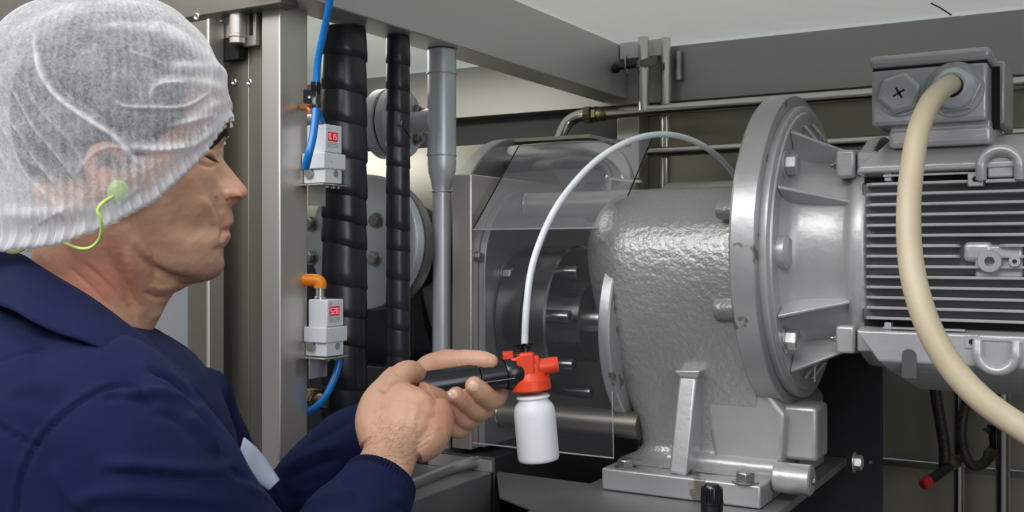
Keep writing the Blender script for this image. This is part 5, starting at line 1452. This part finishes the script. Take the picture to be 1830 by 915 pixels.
# lower-back bag: below the equator the sheet stays out at full radius
ru = np.where(c_ > 0, .1135, .122); rv = .104
eq = np.clip((Wg - (-.005)) / (topw + .005), 0, 1)
rad_up = np.sqrt(np.clip(1 - eq ** 2.3, 0, 1)) ** 1.0
low = np.clip((-.005 - Wg) / .115, 0, 1)
rad_lo = 1 - .10 * low ** 2
R_ = np.where(Wg > -.005, rad_up, rad_lo)
gather = np.clip(tt / .075, 0, 1); gather = gather ** .55
ue = np.sign(c_) * np.abs(c_) ** .92 * ru * R_; ve = np.sign(s_) * np.abs(s_) ** .86 * rv * R_
Ug = bu_[None, :] * (1 - gather) + ue * gather
Vg = bv_[None, :] * (1 - gather) + ve * gather
# ruffle outside of the elastic: first rows flare
fl_ = np.exp(-(tt / .016) ** 2)
nple = 96
ple = np.sin(A * nple + 1.3 * np.sin(A * 7)) + .5 * np.sin(A * nple * .53 + 1)
amp = .0024 * np.exp(-(tt / .09) ** 2) + .0004
nx, ny = c_, s_
Ug = Ug + nx * (ple * amp + fl_ * .006); Vg = Vg + ny * (ple * amp + fl_ * .006)
Wg = Wg - fl_ * .004 + .0006 * ple * np.exp(-(tt / .05) ** 2)
pts = np.stack([Ug + cu_, Vg, Wg + cw_], -1).reshape(-1, 3)
# wrinkles running up and over, in the local frame
def wr(p, k1, k2, s):
    return np.abs(np.sin(p @ np.array(k1) + 1.7 * fbm(p, 18, s) * 3)) ** 6
w1 = wr(pts, (25, 10, 60), 0, 1); w2 = wr(pts, (-55, 0, 70), 0, 4); w3 = wr(pts, (70, 20, 30), 0, 6)
tf = np.repeat(tt[:, 0], NA)
lowm = np.clip((.02 - (pts[:, 2] - cw_)) / .08, 0, 1)
backm = np.clip((.04 - pts[:, 0]) / .08, 0, 1)
nrm = pts - np.array([cu_, 0, cw_ - .01]); nrm /= np.linalg.norm(nrm, axis=1)[:, None]
dsp = .0022 * fbm(pts, 30, 11) + .0012 * w1 * backm + .0010 * w3 * (1 - backm) + .0010 * fbm(pts, 95, 5)
pts = pts + nrm * dsp[:, None] * np.clip(tf / .05, 0, 1)[:, None]
LY = .05 * w1 * backm + .035 * w2 + .04 * w3 * (1 - backm) + .10 * np.exp(-(tf / .10) ** 2) + .42 * np.exp(-(tf / .020) ** 2) * (.75 + .25 * np.tile(ple[0], NT + 1))
LY += .30 * np.exp(-(tf / .055) ** 4)
LY += .22 * np.clip((-.062 - (pts[:, 2] - cw_)) / .03, 0, 1) * np.clip((.0 - (pts[:, 0] - cu_)) / .05, 0, 1)
# to world
xr = HXR + pts[:, 0] * cps + pts[:, 1] * sps; dd = HD + pts[:, 0] * sps - pts[:, 1] * cps
world = np.stack([xr * c30 - dd * s30, xr * s30 + dd * c30, HZ0 + pts[:, 2]], -1)
me = bpy.data.meshes.new('hairnet')
faces = []
idx = np.arange((NT + 1) * NA).reshape(NT + 1, NA)
a0 = idx[:-1]; a1 = np.roll(a0, -1, 1); b0 = idx[1:]; b1 = np.roll(b0, -1, 1)
fc_ = np.stack([a0, a1, b1, b0], -1).reshape(-1, 4)
me.from_pydata(world.tolist(), [], fc_.tolist()); me.update()
# keep the sheet outside head, ear and hair is by construction; draw the big folds
vw = npverts(me); nn = npnorm(me); x, y, d = px_of(vw)
near = d < 1.0
FO = [ # polyline, width px, height m, extra layers
    ([(62, 60), (66, 100), (78, 140), (110, 180), (160, 215), (205, 245), (235, 280), (262, 302)], 5, .0030, .38),
    ([(70, 66), (76, 104), (90, 138), (124, 172), (176, 206), (226, 240)], 9, -.0025, -.05),
    ([(225, 262), (270, 265), (310, 264), (345, 258), (375, 235), (400, 205)], 8, .0030, .36),
    ([(232, 276), (280, 280), (330, 270)], 6, -.002, -.06),
    ([(205, 178), (222, 190), (270, 192), (330, 190), (375, 165)], 3.2, .0018, .24),
    ([(160, 52), (230, 50), (300, 60), (350, 95), (385, 125)], 9, .0020, .20),
    ([(250, 38), (300, 50), (345, 78), (385, 120), (405, 160)], 6, .0018, .14),
    ([(300, 120), (340, 120), (385, 126), (410, 145)], 10, .0022, .28),
    ([(270, 148), (320, 145), (370, 150), (400, 165)], 9, .0016, .24),
    ([(270, 178), (272, 160), (290, 150), (330, 148)], 2.8, .0012, .20), ([(252, 182), (250, 150)], 2.6, .001, .16),
    ([(330, 220), (365, 200), (395, 180)], 9, .0015, .22), ([(300, 226), (345, 215), (385, 205)], 5, .0012, .16),
    ([(230, 92), (270, 105), (300, 120)], 3, .001, .12),
    ([(20, 130), (24, 160), (45, 200), (62, 230), (90, 262), (120, 300), (150, 335)], 2.6, .0014, .16),
    ([(48, 130), (56, 170), (80, 205), (120, 245), (150, 290), (175, 325)], 2.6, .0012, .14),
    ([(5, 180), (18, 215), (40, 245), (60, 280), (92, 320), (120, 360)], 2.6, .0014, .16),
    ([(0, 220), (20, 255), (40, 300), (70, 335), (105, 370)], 2.6, .0012, .14),
    ([(0, 270), (18, 310), (30, 350)], 2.6, .001, .12), ([(90, 120), (110, 160), (150, 190), (190, 215)], 2.4, .001, .10),
    ([(0, 370), (40, 385), (100, 380), (150, 372), (185, 380)], 12, .0018, .16),
    ([(40, 420), (90, 385), (130, 365)], 3, .001, .14), ([(0, 425), (60, 432), (120, 420), (180, 400)], 10, .0015, .22),
    ([(130, 320), (150, 292), (170, 272), (200, 262), (230, 268)], 2.8, .001, .16), ([(240, 300), (258, 315), (250, 330)], 3, .001, .12),
    ([(210, 370), (225, 352), (250, 332)], 5, .001, .14), ([(380, 120), (400, 150), (412, 180), (405, 210)], 10, .001, .20),
    ([(0, 80), (40, 50), (100, 22), (160, 8)], 7, .0008, .12), ([(160, 6), (240, 6), (310, 28), (360, 70), (400, 130)], 6, .0006, .14),
]
disp = np.zeros(len(vw)); lay = LY.copy()
toc = np.array([0, 0, CH]) - vw; toc /= np.linalg.norm(toc, axis=1)[:, None]
sg = np.sign((nn * toc).sum(1)); outw = np.where(near, 1, 0)
cen = np.array(hl(cu_, 0, cw_)); on = vw - cen; on /= np.linalg.norm(on, axis=1)[:, None]
for pl, wd, h, ly in FO:
    ly = ly * 1.5; h = h * 1.25; pl = spl2(pl) if len(pl) > 2 else pl
    q, t = polydist(x, y, pl); g = np.exp(-(q / wd) ** 2) * np.clip(np.minimum(t, 1 - t) * 5 + .15, 0, 1) * outw
    disp += h * g; lay += ly * g
for bx0, by0, rx0, ry0, ly in ((378, 165, 42, 60, .34), (70, 400, 120, 34, .26), (10, 330, 50, 80, .12), (330, 60, 60, 40, .12), (215, 385, 60, 20, .18)):
    lay += ly * np.exp(-(((x - bx0) / rx0) ** 2 + ((y - by0) / ry0) ** 2)) * outw * (.75 + .5 * np.clip(fbm(vw, 60, 9), -1, 1))
vw = vw + on * disp[:, None]
setverts(me, vw)
at = me.attributes.new('layers', 'FLOAT', 'POINT'); at.data.foreach_set('value', np.clip(lay, -.1, .75).astype(np.float32))
meobj('hairnet', me, 'net', man, MO, label='translucent white pleated hairnet')

# ------------------------------------------------------------------ EARPLUG ON A CORD
ep = thing('corded_earplug', 'yellow-green foam earplug with cord at the ear of the man', 'earplug', P(207, 345, .90))
obj('plug', lt([(0, .0045), (.002, .0072), (.010, .0082), (.013, .0078), (.0145, .004)], P(212, 340, .925), P(198, 350, .885) - P(212, 340, .925), 24), 'plug', ep)
obj('flange', lt([(0, .0095), (.003, .0088)], P(212, 340, .922), P(198, 350, .882) - P(212, 340, .922), 24), 'plug', ep)
obj('cord', tb([P(200, 352, .905), P(184, 362, .885), P(175, 376, .882), P(180, 392, .884), P(182, 410, .890), P(176, 430, .898), P(160, 443, .905), P(138, 443, .915), P(112, 432, .935)], .0015, n=10), 'plug', ep)
e2 = thing('earplug_cord_loop', 'yellow-green cord loop showing under the hairnet at the nape', 'cord', P(22, 446, .96))
obj('loop', tb([P(6, 436, .935), P(12, 448, .93), P(26, 451, .93), P(40, 446, .935), P(48, 440, .945)], .0017, n=10), 'plug', e2)
